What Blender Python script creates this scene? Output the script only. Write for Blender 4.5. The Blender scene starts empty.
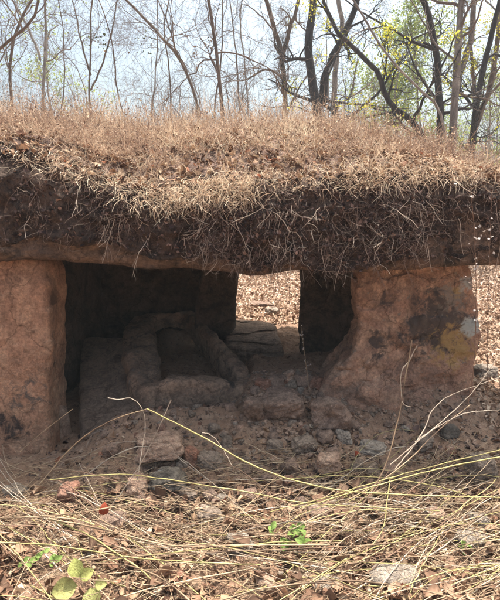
import bpy, math, random
import numpy as np
from mathutils import Vector

# ------------------------------------------------------------------ camera, sky, sun, exposure
sc = bpy.context.scene
C = sc.collection
R_ = math.radians
F = 480.0; PITCH = R_(10); CAMZ = 1.5
cam = bpy.data.objects.new('camera', bpy.data.cameras.new('camera')); C.objects.link(cam)
cam.location = (0, 0, CAMZ); cam.rotation_euler = (R_(90) - PITCH, 0, 0)
cam.data.sensor_fit = 'HORIZONTAL'; cam.data.sensor_width = 36; cam.data.lens = 36 * F / 500
cam.data.clip_end = 2000; cam.data.clip_start = 0.05
sc.camera = cam
SUN_EL, SUN_AZ = R_(72), R_(38)
w = bpy.data.worlds.new('World'); sc.world = w; w.use_nodes = True
nt = w.node_tree; nt.nodes.clear()
sky = nt.nodes.new('ShaderNodeTexSky'); sky.sky_type = 'NISHITA'; sky.sun_disc = False
sky.sun_elevation = SUN_EL; sky.sun_rotation = SUN_AZ
sky.air_density = 1.0; sky.dust_density = 9.0; sky.ozone_density = .6
bg = nt.nodes.new('ShaderNodeBackground'); bg.inputs['Strength'].default_value = 0.15
wo = nt.nodes.new('ShaderNodeOutputWorld')
tint = nt.nodes.new('ShaderNodeMix'); tint.data_type = 'RGBA'; tint.blend_type = 'MULTIPLY'; tint.inputs[0].default_value = 1; tint.inputs[7].default_value = (1.02, 1.12, 1.09, 1)
nt.links.new(sky.outputs[0], tint.inputs[6]); nt.links.new(tint.outputs[2], bg.inputs[0]); nt.links.new(bg.outputs[0], wo.inputs[0])
sl = bpy.data.lights.new('sun', 'SUN'); sl.energy = 5.0; sl.angle = R_(0.5); sl.color = (1.0, 0.95, 0.87)
so = bpy.data.objects.new('sun', sl); C.objects.link(so)
sdir = Vector((math.cos(SUN_EL) * math.sin(SUN_AZ), math.cos(SUN_EL) * math.cos(SUN_AZ), math.sin(SUN_EL)))
so.rotation_euler = sdir.to_track_quat('Z', 'Y').to_euler(); so.location = (3, 6, 12)
sc.view_settings.view_transform = 'Standard'; sc.view_settings.look = 'None'
sc.view_settings.gamma = 1; sc.view_settings.exposure = 1.0; sc.view_settings.use_curve_mapping = False
sc.render.engine = 'CYCLES'
sc.cycles.use_denoising = True
sc.cycles.max_bounces = 6; sc.cycles.transparent_max_bounces = 4
sc.cycles.volume_bounces = 0

rng = np.random.default_rng(7)
random.seed(7)

# ------------------------------------------------------------------ noise and maths
_perm = np.random.default_rng(1).random(65536)
def _h(i, j, k):
    n = (i * 73856093) ^ (j * 19349663) ^ (k * 83492791)
    return _perm[n & 65535]
def vnoise(p):
    i = np.floor(p).astype(np.int64); f = p - i; f = f * f * (3 - 2 * f)
    x, y, z = i[..., 0], i[..., 1], i[..., 2]; fx, fy, fz = f[..., 0], f[..., 1], f[..., 2]
    r = 0
    for a in (0, 1):
        for b in (0, 1):
            for c in (0, 1):
                r = r + _h(x + a, y + b, z + c) * (fx if a else 1 - fx) * (fy if b else 1 - fy) * (fz if c else 1 - fz)
    return r * 2 - 1
def fbm(p, sc_=1.0, oct_=4, seed=0.0, ridge=False):
    p = np.asarray(p, float) * sc_ + seed * 13.37
    a, r = 1.0, 0
    for o in range(oct_):
        n = vnoise(p)
        r = r + a * ((1 - 2 * np.abs(n)) if ridge else n)
        p = p * 2.03 + 5.1; a *= 0.5
    return r
def smooth(a, b, x):
    t = np.clip((np.asarray(x, float) - a) / (b - a), 0, 1); return t * t * (3 - 2 * t)
def interp(x, xs, ys): return np.interp(x, xs, ys)
def unit(v): return v / np.maximum(np.linalg.norm(v, axis=-1, keepdims=True), 1e-9)

def ray(px, py):
    cx, cy = (px - 250) / F, (300 - py) / F
    return np.array([cx, math.cos(PITCH) + cy * math.sin(PITCH), -math.sin(PITCH) + cy * math.cos(PITCH)])
def at(px, py, Y):
    d = ray(px, py); return np.array([0, 0, CAMZ]) + d * (Y / d[1])

# ------------------------------------------------------------------ terrain
def height(x, y, detail=True):
    x = np.asarray(x, float); y = np.asarray(y, float)
    bank = smooth(2.15, 3.28, y) * 0.40
    left = smooth(-1.22, -0.75, x); right = 1 - smooth(1.15, 1.9, x) * 0.55
    inner = smooth(2.9, 4.2, y)
    k = left * (1 - inner) + np.maximum(left, 0.45) * inner
    z = bank * k * right
    z = z + smooth(3.3, 4.8, y) * 0.06
    z = z + smooth(4.5, 16, y) * 0.75 + smooth(14, 60, y) * 1.2
    z = z - 0.17 * smooth(-1.15, -.95, x) * (1 - smooth(-.12, .05, x)) * smooth(2.84, 3.08, y) * (1 - smooth(4.2, 4.5, y))
    z = z - 0.06 * np.exp(-((x - 0.15) / 0.5) ** 2 - ((y - 3.9) / 0.4) ** 2)
    p = np.stack([x, y, np.zeros_like(x)], -1)
    z = z + fbm(p, 0.35, 3, 3) * 0.06 * smooth(4.5, 9, y)
    if detail:
        z = z + fbm(p, 2.2, 3, 1) * 0.03 + fbm(p, 9, 4, 2) * 0.014
    return z
def ground_at(px, py):
    d = ray(px, py); o = np.array([0, 0, CAMZ]); t = 1.0
    while t < 60:
        q = o + d * t
        if q[2] <= height(q[0], q[1]): return q
        t += 0.01
    return q

# ------------------------------------------------------------------ mesh helpers
def mesh(name, V, quads=None, tris=None, mats=(), var=None, midx=None, shade=True):
    me = bpy.data.meshes.new(name)
    V = np.ascontiguousarray(V, dtype=np.float32).reshape(-1, 3)
    nq = 0 if quads is None else len(quads); ntr = 0 if tris is None else len(tris)
    me.vertices.add(len(V)); me.vertices.foreach_set('co', V.ravel())
    li = []
    if nq: li.append(np.asarray(quads, np.int32).ravel())
    if ntr: li.append(np.asarray(tris, np.int32).ravel())
    li = np.concatenate(li); me.loops.add(len(li)); me.loops.foreach_set('vertex_index', li)
    me.polygons.add(nq + ntr)
    st = np.concatenate([np.arange(nq) * 4, nq * 4 + np.arange(ntr) * 3]).astype(np.int32)
    me.polygons.foreach_set('loop_start', st)
    if midx is not None: me.polygons.foreach_set('material_index', np.asarray(midx, np.int32))
    me.update(calc_edges=True)
    me.polygons.foreach_set('use_smooth', np.full(nq + ntr, shade))
    if var is not None:
        a = me.attributes.new('var', 'FLOAT', 'POINT'); a.data.foreach_set('value', np.asarray(var, np.float32).ravel())
    for m in mats: me.materials.append(m)
    me.validate()
    return me
def link(name, me, parent=None, loc=None):
    o = bpy.data.objects.new(name, me); C.objects.link(o)
    if parent is not None: o.parent = parent
    if loc is not None: o.location = loc
    return o
def tag(o, label=None, cat=None, group=None, kind=None):
    if label: o['label'] = label
    if cat: o['category'] = cat
    if group: o['group'] = group
    if kind: o['kind'] = kind
    elif cat: o['kind'] = 'thing'
    return o
def empty(name, loc, label, cat, group=None):
    o = bpy.data.objects.new(name, None); C.objects.link(o); o.location = loc; o.empty_display_size = .1
    return tag(o, label, cat, group)
def tubes(P, R, sides=3, cap=False):
    """P (M,N,3) paths, R (M,N) radii -> verts, quads"""
    M, N, _ = P.shape
    T = np.gradient(P, axis=1); T = unit(T)
    ref = np.zeros((M, 1, 3)); ref[..., 0] = 0.31; ref[..., 1] = 0.94; ref[..., 2] = 0.13
    A = unit(np.cross(T, ref)); B = np.cross(T, A)
    ang = np.arange(sides) * 2 * np.pi / sides
    V = P[:, :, None, :] + R[:, :, None, None] * (np.cos(ang)[None, None, :, None] * A[:, :, None, :] + np.sin(ang)[None, None, :, None] * B[:, :, None, :])
    idx = np.arange(M * N * sides).reshape(M, N, sides)
    a = idx[:, :-1, :]; b = np.roll(idx, -1, 2)[:, :-1, :]; c = np.roll(idx, -1, 2)[:, 1:, :]; d = idx[:, 1:, :]
    return V.reshape(-1, 3), np.stack([a, b, c, d], -1).reshape(-1, 4)
def resample(pts, n, jitter=0.0, cuts=3):
    pts = np.asarray(pts, float)
    for _ in range(cuts):   # corner cutting keeps the ends
        q = pts[:-1] * .75 + pts[1:] * .25; r = pts[:-1] * .25 + pts[1:] * .75
        m = np.empty((2 * len(q), 3)); m[0::2] = q; m[1::2] = r
        pts = np.vstack([pts[:1], m, pts[-1:]])
    s = np.concatenate([[0], np.cumsum(np.linalg.norm(np.diff(pts, axis=0), axis=1))])
    t = np.linspace(0, s[-1], n)
    out = np.stack([np.interp(t, s, pts[:, i]) for i in range(3)], -1)
    if jitter: out[1:-1] += rng.normal(0, jitter, (n - 2, 3))
    return out
def walk(start, d, L, N, wig, grav=0.0, r=None):
    r = r or rng
    M = len(start)
    dirs = unit(d)[:, None, :] + np.cumsum(r.normal(0, wig, (M, N - 1, 3)), 1)
    dirs[..., 2] += np.arange(N - 1)[None, :] * grav
    dirs = unit(dirs) * (L[:, None, None] / (N - 1))
    return np.concatenate([start[:, None, :], start[:, None, :] + np.cumsum(dirs, 1)], 1)
def children(P, R, k, lenf, spread, up, tmin, N, wig, tang=0.6, r=None, grav=0.0):
    r = r or rng
    M, Np, _ = P.shape
    idx = np.repeat(np.arange(M), k); n = len(idx)
    t = r.uniform(tmin, 0.98, n); f = t * (Np - 1); i = np.minimum(f.astype(int), Np - 2); fr = (f - i)[:, None]
    s = P[idx, i] * (1 - fr) + P[idx, i + 1] * fr
    tg = unit(P[idx, i + 1] - P[idx, i])
    d = tg * tang + r.normal(0, spread, (n, 3)); d[:, 2] += up
    pl = np.linalg.norm(np.diff(P, axis=1), axis=2).sum(1)[idx]
    L = pl * lenf * r.uniform(.55, 1.3, n) * (1.25 - .55 * t)
    r0 = (R[idx, i]) * r.uniform(.4, .7, n)
    Pn = walk(s, d, L, N, wig, grav, r)
    Rn = r0[:, None] * np.linspace(1, .35, N)[None, :]
    return Pn, Rn
LEAF = np.array([[0, 0, 0], [.32, .30, .05], [.36, .62, .04], [0, 1, -.03], [-.36, .62, .04], [-.32, .30, .05], [0, .33, -.02], [0, .66, -.03]], float)
LEAFQ = np.array([[0, 1, 6, 5], [1, 2, 7, 6], [6, 7, 4, 5]]); LEAFT = np.array([[2, 3, 7], [7, 3, 4]])
_s = np.linspace(0, 1, 6); _w = np.sin(np.pi * _s ** .8) ** .75 * .36
LEAF2 = np.array([(u * _w[j], _s[j], 0) for j in range(6) for u in (-1, 0, 1)])
_I = np.arange(18).reshape(6, 3); LEAF2Q = np.stack([_I[:-1, :-1], _I[:-1, 1:], _I[1:, 1:], _I[1:, :-1]], -1).reshape(-1, 4)
def fine_leaves(pos, size, spread, curl, r=None):
    """curled, twisted, folded dead leaves with a rounded outline"""
    r = r or rng; n = len(pos); B = np.tile(LEAF2[None], (n, 1, 1)).copy()
    B[..., 0] *= r.uniform(.55, 1.25, n)[:, None]
    B[..., 0] *= 1 + .22 * r.normal(0, 1, (n, 18)) * (np.abs(B[..., 0]) > .05)
    B[..., 1] += r.normal(0, .018, (n, 18))
    th = r.normal(0, curl, n)[:, None] * 2.2; y = B[..., 1] - .5           # roll along the length
    th = np.where(np.abs(th) < .05, .05, th); yb = np.sin(th * y) / th; zb = (1 - np.cos(th * y)) / th
    f = np.abs(r.normal(0, curl, n))[:, None] * 1.8                          # fold across the midrib
    x = B[..., 0] * np.cos(f * .8); z = np.abs(B[..., 0]) * np.sin(np.minimum(f, 1.4)) + zb
    tw = r.normal(0, .5, n)[:, None] * y; x, z = x * np.cos(tw) - z * np.sin(tw), x * np.sin(tw) + z * np.cos(tw)
    z = z + r.normal(0, .02, (n, 18))
    N = r.normal(0, spread, (n, 3)); N[:, 2] += 1; N = unit(N); A = unit(np.cross(N, r.normal(0, 1, (n, 3)))); Bv = np.cross(N, A)
    s = np.broadcast_to(size, (n,))[:, None, None]
    V = pos[:, None] + s * (x[..., None] * A[:, None] + yb[..., None] * Bv[:, None] + (z[..., None]) * N[:, None])
    return V.reshape(-1, 3), (LEAF2Q[None] + (np.arange(n) * 18)[:, None, None]).reshape(-1, 4), None, np.repeat(r.random(n), 18)
def leaves(pos, size, nrm_spread=1.0, curl=0.3, r=None, up=None, wid=1.0):
    """many curled leaves -> verts, quads, tris, var"""
    r = r or rng; n = len(pos)
    base = np.tile(LEAF[None], (n, 1, 1)).copy(); base[..., 0] *= wid
    c = r.normal(0, curl, n)[:, None]; base[..., 2] += c * (base[..., 1] - .5) ** 2 * 2 - abs(c) * .15
    c2 = np.abs(r.normal(0, curl, n))[:, None]; base[..., 2] += c2 * np.abs(base[..., 0]) * 1.6
    base = base + r.normal(0, .055, base.shape)
    N = r.normal(0, nrm_spread, (n, 3)); N[:, 2] += 1.0
    if up is not None: N = r.normal(0, nrm_spread, (n, 3)) + up
    N = unit(N); A = unit(np.cross(N, r.normal(0, 1, (n, 3)))); B = np.cross(N, A)
    s = np.broadcast_to(size, (n,))[:, None, None]
    V = pos[:, None, :] + s * (base[..., 0:1] * A[:, None] + base[..., 1:2] * B[:, None] + base[..., 2:3] * N[:, None])
    off = (np.arange(n) * 8)[:, None, None]
    v = np.repeat(r.random(n), 8)
    return V.reshape(-1, 3), (LEAFQ[None] + off).reshape(-1, 4), (LEAFT[None] + off).reshape(-1, 3), v
def merge(parts):
    """parts: (V, quads, tris|None, var) -> joined"""
    Vs, Q, T, va, o = [], [], [], [], 0
    for V, q, t, v in parts:
        Vs.append(V)
        if q is not None and len(q): Q.append(q + o)
        if t is not None and len(t): T.append(t + o)
        va.append(v); o += len(V)
    return np.concatenate(Vs), (np.concatenate(Q) if Q else None), (np.concatenate(T) if T else None), np.concatenate(va)

# ------------------------------------------------------------------ materials
def newmat(name, rough=.9):
    m = bpy.data.materials.new(name); m.use_nodes = True
    n = m.node_tree.nodes; b = n['Principled BSDF']; b.inputs['Roughness'].default_value = rough
    b.inputs['Specular IOR Level'].default_value = .25
    return m, m.node_tree, b
def node(t, typ, **kw):
    n = t.nodes.new(typ)
    for k, v in kw.items():
        if k in n.inputs: n.inputs[k].default_value = v
        else: setattr(n, k, v)
    return n
def ramp(t, fac, stops):
    n = t.nodes.new('ShaderNodeValToRGB'); e = n.color_ramp.elements
    while len(e) < len(stops): e.new(.5)
    for el, (p, c) in zip(e, stops): el.position = p; el.color = (*c, 1) if len(c) == 3 else c
    t.links.new(fac, n.inputs[0]); return n.outputs[0]
def noise(t, vec, scale, detail=6, rough=.6, dist=0.0):
    n = node(t, 'ShaderNodeTexNoise'); n.inputs['Scale'].default_value = scale; n.inputs['Detail'].default_value = detail
    n.inputs['Roughness'].default_value = rough; n.inputs['Distortion'].default_value = dist
    t.links.new(vec, n.inputs['Vector']); return n.outputs[0]
def mix(t, fac, a, b, mode='MIX'):
    n = t.nodes.new('ShaderNodeMix'); n.data_type = 'RGBA'; n.blend_type = mode
    for s, v in ((0, fac), (6, a), (7, b)):
        if isinstance(v, bpy.types.NodeSocket): t.links.new(v, n.inputs[s])
        elif s == 0: n.inputs[0].default_value = v
        else: n.inputs[s].default_value = (*v, 1)
    return n.outputs[2]
def bumps(t, b, vec, specs):
    prev = None
    for scale, dist, det in specs:
        n = noise(t, vec, scale, det, .65)
        bp = t.nodes.new('ShaderNodeBump'); bp.inputs['Strength'].default_value = 1; bp.inputs['Distance'].default_value = dist
        t.links.new(n, bp.inputs['Height'])
        if prev: t.links.new(prev, bp.inputs['Normal'])
        prev = bp.outputs[0]
    t.links.new(prev, b.inputs['Normal'])
def math_(t, op, a, b=0.0, clamp=False):
    n = t.nodes.new('ShaderNodeMath'); n.operation = op; n.use_clamp = clamp
    for i, v in enumerate((a, b)):
        if isinstance(v, bpy.types.NodeSocket): t.links.new(v, n.inputs[i])
        else: n.inputs[i].default_value = v
    return n.outputs[0]
def stone(name, c1, c2, c3, stain=(.02, .017, .015), stain_amt=.5, patches=(), fine=1.0, lichen=None, streaks=0.0):
    m, t, b = newmat(name)
    g = node(t, 'ShaderNodeNewGeometry').outputs['Position']
    col = mix(t, ramp(t, noise(t, g, 3.1, 8, .62), [(.38, (0, 0, 0)), (.62, (1, 1, 1))]), c1, c2)
    col = mix(t, ramp(t, noise(t, g, 9 * fine, 8, .7, .4), [(.47, (0, 0, 0)), (.60, (1, 1, 1))]), col, c3)
    mid = noise(t, g, 14 * fine, 7, .72, .3)
    col = mix(t, .5, col, ramp(t, mid, [(.36, (.38, .36, .35)), (.5, (1, 1, 1)), (.66, (1.35, 1.3, 1.25))]), 'MULTIPLY')
    sp = noise(t, g, 60 * fine, 6, .75)
    col = mix(t, .45, col, ramp(t, sp, [(.34, (.22, .2, .19)), (.5, (.95, .95, .95)), (.66, (1.7, 1.65, 1.6))]), 'MULTIPLY')
    st = noise(t, g, 2.4, 8, .72, .8)
    col = mix(t, math_(t, 'MULTIPLY', ramp(t, st, [(.52, (0, 0, 0)), (.64, (1, 1, 1))]), stain_amt), col, stain)
    if streaks:
        mp = node(t, 'ShaderNodeMapping'); t.links.new(g, mp.inputs[0]); mp.inputs['Scale'].default_value = (9, 9, .9)
        sk = noise(t, mp.outputs[0], 1.3, 6, .65, .5)
        col = mix(t, math_(t, 'MULTIPLY', ramp(t, sk, [(.55, (0, 0, 0)), (.68, (1, 1, 1))]), streaks), col, stain)
    if lichen:
        ln = noise(t, g, 26, 6, .7, .6)
        col = mix(t, ramp(t, ln, [(.60, (0, 0, 0)), (.66, (1, 1, 1))]), col, lichen)
    for (p, rad, c, thr, scl) in patches:
        vd = node(t, 'ShaderNodeVectorMath'); vd.operation = 'DISTANCE'
        t.links.new(g, vd.inputs[0]); vd.inputs[1].default_value = tuple(p)
        f = math_(t, 'SUBTRACT', 1.0, math_(t, 'DIVIDE', vd.outputs['Value'], rad))
        f = math_(t, 'ADD', f, math_(t, 'MULTIPLY', math_(t, 'SUBTRACT', noise(t, g, scl, 7, .7, .5), .5), 3.2))
        f = math_(t, 'MULTIPLY', math_(t, 'MULTIPLY', math_(t, 'SUBTRACT', f, thr), 2.6, True), .88)
        col = mix(t, f, col, c)
    wv = node(t, 'ShaderNodeVectorMath'); wv.operation = 'MULTIPLY_ADD'; wn = node(t, 'ShaderNodeTexNoise'); wn.inputs['Scale'].default_value = 5; wn.inputs['Detail'].default_value = 6
    t.links.new(g, wn.inputs['Vector']); t.links.new(wn.outputs['Color'], wv.inputs[0]); wv.inputs[1].default_value = (.35, .35, .35); t.links.new(g, wv.inputs[2])
    vo = node(t, 'ShaderNodeTexVoronoi'); vo.feature = 'DISTANCE_TO_EDGE'; vo.inputs['Scale'].default_value = 2.6; t.links.new(wv.outputs[0], vo.inputs['Vector'])
    col = mix(t, .6, col, ramp(t, vo.outputs['Distance'], [(.0, (.25, .23, .22)), (.018, (1, 1, 1))]), 'MULTIPLY')
    t.links.new(col, b.inputs['Base Color'])
    bumps(t, b, g, [(6, .05, 7), (32, .02, 6), (120, .006, 4)])
    return m
def varmat(name, stops, rough=.85, trans=0.0, bump=0):
    m, t, b = newmat(name, rough)
    a = node(t, 'ShaderNodeAttribute'); a.attribute_name = 'var'
    col = ramp(t, a.outputs['Fac'], stops)
    g = node(t, 'ShaderNodeNewGeometry').outputs['Position']
    col = mix(t, .6, col, ramp(t, noise(t, g, 60, 4, .6), [(.3, (.55, .5, .48)), (.6, (1.1, 1.1, 1.1))]), 'MULTIPLY')
    t.links.new(col, b.inputs['Base Color'])
    if trans:
        tr = node(t, 'ShaderNodeBsdfTranslucent'); t.links.new(col, tr.inputs[0])
        ms = node(t, 'ShaderNodeMixShader'); ms.inputs[0].default_value = trans
        t.links.new(b.outputs[0], ms.inputs[1]); t.links.new(tr.outputs[0], ms.inputs[2])
        t.links.new(ms.outputs[0], t.nodes['Material Output'].inputs[0])
    return m
def bark(name, c1, c2, patch=None):
    m, t, b = newmat(name)
    g = node(t, 'ShaderNodeNewGeometry').outputs['Position']
    mp = node(t, 'ShaderNodeMapping'); t.links.new(g, mp.inputs[0]); mp.inputs['Scale'].default_value = (1, 1, .3)
    col = mix(t, ramp(t, noise(t, mp.outputs[0], 14, 6, .7), [(.38, (0, 0, 0)), (.62, (1, 1, 1))]), c1, c2)
    if patch: col = mix(t, ramp(t, noise(t, g, 2.2, 5, .6), [(.56, (0, 0, 0)), (.62, (1, 1, 1))]), col, patch)
    t.links.new(col, b.inputs['Base Color']); bumps(t, b, mp.outputs[0], [(30, .02, 5)])
    return m

M = {}
def ground_mat():
    m, t, b = newmat('earth')
    g = node(t, 'ShaderNodeNewGeometry').outputs['Position']
    col = mix(t, ramp(t, noise(t, g, 2.6, 8, .65), [(.38, (0, 0, 0)), (.62, (1, 1, 1))]), (.21, .125, .082), (.28, .175, .12))
    col = mix(t, ramp(t, noise(t, g, 17, 8, .75, .3), [(.5, (0, 0, 0)), (.62, (1, 1, 1))]), col, (.32, .215, .15))
    col = mix(t, ramp(t, noise(t, g, 45, 6, .7, .5), [(.56, (0, 0, 0)), (.63, (1, 1, 1))]), col, (.07, .045, .035))
    sx = node(t, 'ShaderNodeSeparateXYZ'); t.links.new(g, sx.inputs[0])
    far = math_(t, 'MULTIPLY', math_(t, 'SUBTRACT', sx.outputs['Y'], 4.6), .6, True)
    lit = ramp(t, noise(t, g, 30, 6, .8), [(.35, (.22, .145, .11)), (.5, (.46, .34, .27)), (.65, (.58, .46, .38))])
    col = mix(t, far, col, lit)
    t.links.new(col, b.inputs['Base Color'])
    bumps(t, b, g, [(9, .02, 6), (45, .010, 6), (160, .003, 3)])
    return m
M['earth'] = ground_mat()
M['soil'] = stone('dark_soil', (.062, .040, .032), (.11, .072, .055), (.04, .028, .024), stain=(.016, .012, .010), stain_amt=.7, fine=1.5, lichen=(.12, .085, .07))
M['cap'] = stone('cap_stone', (.17, .11, .08), (.24, .16, .115), (.10, .07, .055), stain=(.02, .017, .015), stain_amt=.8, streaks=.4)
M['mound'] = stone('mound_soil', (.20, .125, .10), (.29, .19, .15), (.14, .09, .075), fine=1.5, stain_amt=.4)
M['pillar_l'] = stone('left_pillar_stone', (.50, .275, .175), (.39, .215, .14), (.55, .33, .215), stain=(.13, .085, .06), stain_amt=.5, streaks=.6,
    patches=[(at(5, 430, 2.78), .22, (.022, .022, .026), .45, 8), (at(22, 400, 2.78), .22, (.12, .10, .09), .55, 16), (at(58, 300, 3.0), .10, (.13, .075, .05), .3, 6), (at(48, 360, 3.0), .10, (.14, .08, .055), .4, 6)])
M['pillar_r'] = stone('right_pillar_stone', (.43, .245, .165), (.33, .195, .14), (.49, .31, .215), stain=(.09, .07, .06), stain_amt=.5, streaks=.45, lichen=(.24, .19, .15),
    patches=[(at(440, 322, 3.02), .30, (.075, .065, .06), .15, 12), (at(452, 300, 3.02), .2, (.25, .21, .175), .55, 18),
             (at(456, 346, 3.02), .20, (.42, .27, .11), .25, 14), (at(441, 358, 3.02), .07, (.48, .28, .10), .35, 12), (at(456, 292, 3.02), .08, (.42, .28, .13), .4, 16),
             (at(470, 327, 3.05), .09, (.46, .50, .48), .2, 14), (at(466, 285, 3.05), .09, (.42, .42, .40), .3, 16), (at(456, 387, 3.0), .07, (.38, .41, .38), .25, 18),
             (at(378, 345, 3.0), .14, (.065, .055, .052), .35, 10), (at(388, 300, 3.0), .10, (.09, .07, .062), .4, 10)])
M['shade_stone'] = stone('inner_shade_stone', (.085, .06, .046), (.115, .08, .062), (.055, .042, .034), stain_amt=.8)  # chamber shade painted into the colour of the inner stones
M['cist'] = stone('cist_stone', (.32, .205, .145), (.38, .255, .18), (.20, .135, .10), stain=(.03, .027, .026), stain_amt=.7,
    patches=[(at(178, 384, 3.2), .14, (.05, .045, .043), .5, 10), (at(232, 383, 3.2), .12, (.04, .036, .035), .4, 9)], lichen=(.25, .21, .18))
M['slab'] = stone('floor_slab_stone', (.22, .15, .112), (.265, .185, .14), (.17, .118, .09), stain_amt=.35)
M['rock_pink'] = stone('pinkish_rock', (.44, .28, .20), (.38, .25, .185), (.50, .35, .26), stain_amt=.25, fine=2)
M['rock_grey'] = stone('grey_rock', (.28, .21, .16), (.34, .26, .205), (.20, .15, .118), stain_amt=.3, fine=2)
M['rock_dark'] = stone('dark_rock', (.17, .14, .115), (.22, .185, .15), (.12, .10, .085), stain_amt=.4, fine=2, lichen=(.28, .27, .25))
M['rock_red'] = stone('reddish_rock', (.34, .16, .105), (.27, .145, .105), (.38, .22, .16), stain_amt=.35, fine=2)
M['rock_pale'] = stone('pale_rock', (.34, .28, .23), (.28, .225, .185), (.40, .335, .275), stain_amt=.2, fine=2)
M['rock_brown'] = stone('brown_rock', (.28, .185, .14), (.34, .235, .18), (.21, .14, .11), stain_amt=.4, fine=2)
M['rock_dark'].name = 'dark_rock'
M['straw'] = varmat('straw_grass', [(0, (.12, .07, .055)), (.17, (.30, .19, .14)), (.45, (.60, .44, .32)), (.75, (.76, .62, .46)), (1, (.88, .80, .62))], trans=.25)
M['root'] = varmat('dry_root', [(0, (.06, .035, .03)), (.45, (.16, .10, .08)), (.8, (.34, .25, .20)), (1, (.56, .46, .37))])
M['litter'] = varmat('fallen_leaves', [(0, (.06, .032, .022)), (.25, (.17, .09, .058)), (.5, (.30, .18, .115)), (.78, (.42, .28, .18)), (.92, (.56, .43, .31)), (1, (.36, .13, .07))], trans=.15)
M['litter_dull'] = varmat('broad_dry_leaves', [(0, (.08, .045, .03)), (.4, (.20, .115, .075)), (.8, (.33, .205, .135)), (1, (.42, .29, .20))], trans=.15)
M['litter_pale'] = varmat('pale_leaves', [(0, (.14, .08, .055)), (.3, (.30, .19, .13)), (.6, (.43, .30, .215)), (1, (.58, .45, .34))], trans=.15)  # paler leaf tones for the ground behind and right of the dolmen
M['litter_dark'] = varmat('dark_leaves', [(0, (.025, .016, .016)), (.4, (.065, .04, .038)), (.8, (.15, .095, .08)), (1, (.30, .20, .165))])  # darker leaf tones for the bank and the soil face
M['stalk_yellow'] = varmat('yellow_stalk', [(0, (.26, .22, .09)), (.5, (.42, .36, .15)), (1, (.54, .47, .24))], .6)
M['stalk_tan'] = varmat('tan_stalk', [(0, (.12, .075, .05)), (.4, (.28, .19, .12)), (.8, (.44, .33, .215)), (1, (.60, .48, .33))], .7)
M['stalk_pale'] = varmat('pale_stalk', [(0, (.30, .235, .18)), (.5, (.46, .38, .30)), (1, (.58, .50, .40))], .7)
M['stalk_brown'] = varmat('brown_stalk', [(0, (.15, .09, .06)), (1, (.28, .17, .12))], .8)
M['green'] = varmat('green_leaf', [(0, (.15, .25, .05)), (1, (.30, .42, .12))], .55, .35)
M['lime'] = varmat('yellow_green_leaf', [(0, (.32, .36, .09)), (1, (.50, .48, .20))], .6, .35)
M['red'] = varmat('red_leaf', [(0, (.34, .06, .03)), (1, (.42, .10, .05))], .7, .2)
M['orange'] = varmat('orange_leaf', [(0, (.42, .17, .09)), (1, (.48, .22, .12))], .7, .2)
for k_ in ('green', 'lime', 'red', 'orange'):
    t_ = M[k_].node_tree; b_ = t_.nodes['Principled BSDF']; g_ = node(t_, 'ShaderNodeNewGeometry').outputs['Position']
    src = b_.inputs['Base Color'].links[0].from_socket
    c_ = mix(t_, math_(t_, 'MULTIPLY', ramp(t_, noise(t_, g_, 90, 5, .7, .5), [(.55, (0, 0, 0)), (.66, (1, 1, 1))]), .8), src, (.20, .12, .06))
    t_.links.new(c_, b_.inputs['Base Color']); bumps(t_, b_, g_, [(160, .004, 4)])
M['ashleaf'] = varmat('ash_leaf', [(0, (.45, .38, .35)), (1, (.62, .56, .52))], .8, .2)
M['bark_dark'] = bark('dark_bark', (.028, .026, .03), (.065, .058, .06))
M['bark_grey'] = bark('grey_bark', (.14, .12, .11), (.26, .235, .22), (.32, .29, .26))
M['bark_brown'] = bark('brown_bark', (.085, .062, .052), (.17, .125, .10), (.22, .18, .15))
M['twig'] = bark('twig_bark', (.11, .085, .075), (.20, .16, .14))
M['fol_green'] = varmat('pale_green_foliage', [(0, (.16, .22, .06)), (.5, (.28, .36, .11)), (1, (.42, .48, .17))], .7, .4)
M['fol_yellow'] = varmat('yellow_foliage', [(0, (.38, .42, .05)), (1, (.68, .62, .10))], .7, .45)
M['fol_brown'] = varmat('withered_foliage', [(0, (.10, .065, .05)), (.6, (.24, .16, .11)), (1, (.36, .27, .16))], .8, .2)
M['fol_dark'] = varmat('dark_foliage', [(0, (.04, .05, .025)), (1, (.10, .11, .05))], .8, .2)

# ------------------------------------------------------------------ ground
def axis(a, b, step, far0, far1):
    mid = np.arange(a, b, step); out = [mid]
    for sgn, st, lim in ((-1, a, far0), (1, b, far1)):
        v, s, L = st, step, []
        while abs(v) < abs(lim) if sgn * lim > 0 else (v > lim if sgn < 0 else v < lim):
            L.append(v); s *= 1.12; v += sgn * s
            if len(L) > 200: break
        L.append(lim); out.append(np.array(L))
    return np.unique(np.concatenate(out))
gx = axis(-2.4, 2.6, .012, -400, 400); gy = axis(1.2, 5.2, .012, -60, 700)
X, Y = np.meshgrid(gx, gy); Z = height(X, Y)
p3 = np.stack([X, Y, Z * 0], -1)
cl0 = smooth(-.2, .6, fbm(p3, 4, 2, 15)); nearm = np.exp(-np.maximum(0, np.abs(Y - 3.2) - 1.6) * 1.5)
Z = Z + (fbm(p3, 22, 4, 5, True) * .009 + np.maximum(0, fbm(p3, 40, 2, 8)) * .012 * cl0) * nearm
n, k = X.shape; I = np.arange(n * k).reshape(n, k)
Q = np.stack([I[:-1, :-1], I[:-1, 1:], I[1:, 1:], I[1:, :-1]], -1).reshape(-1, 4)
g = link('ground', mesh('ground', np.stack([X, Y, Z], -1), Q, mats=[M['earth']])); tag(g, kind='structure')

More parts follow.
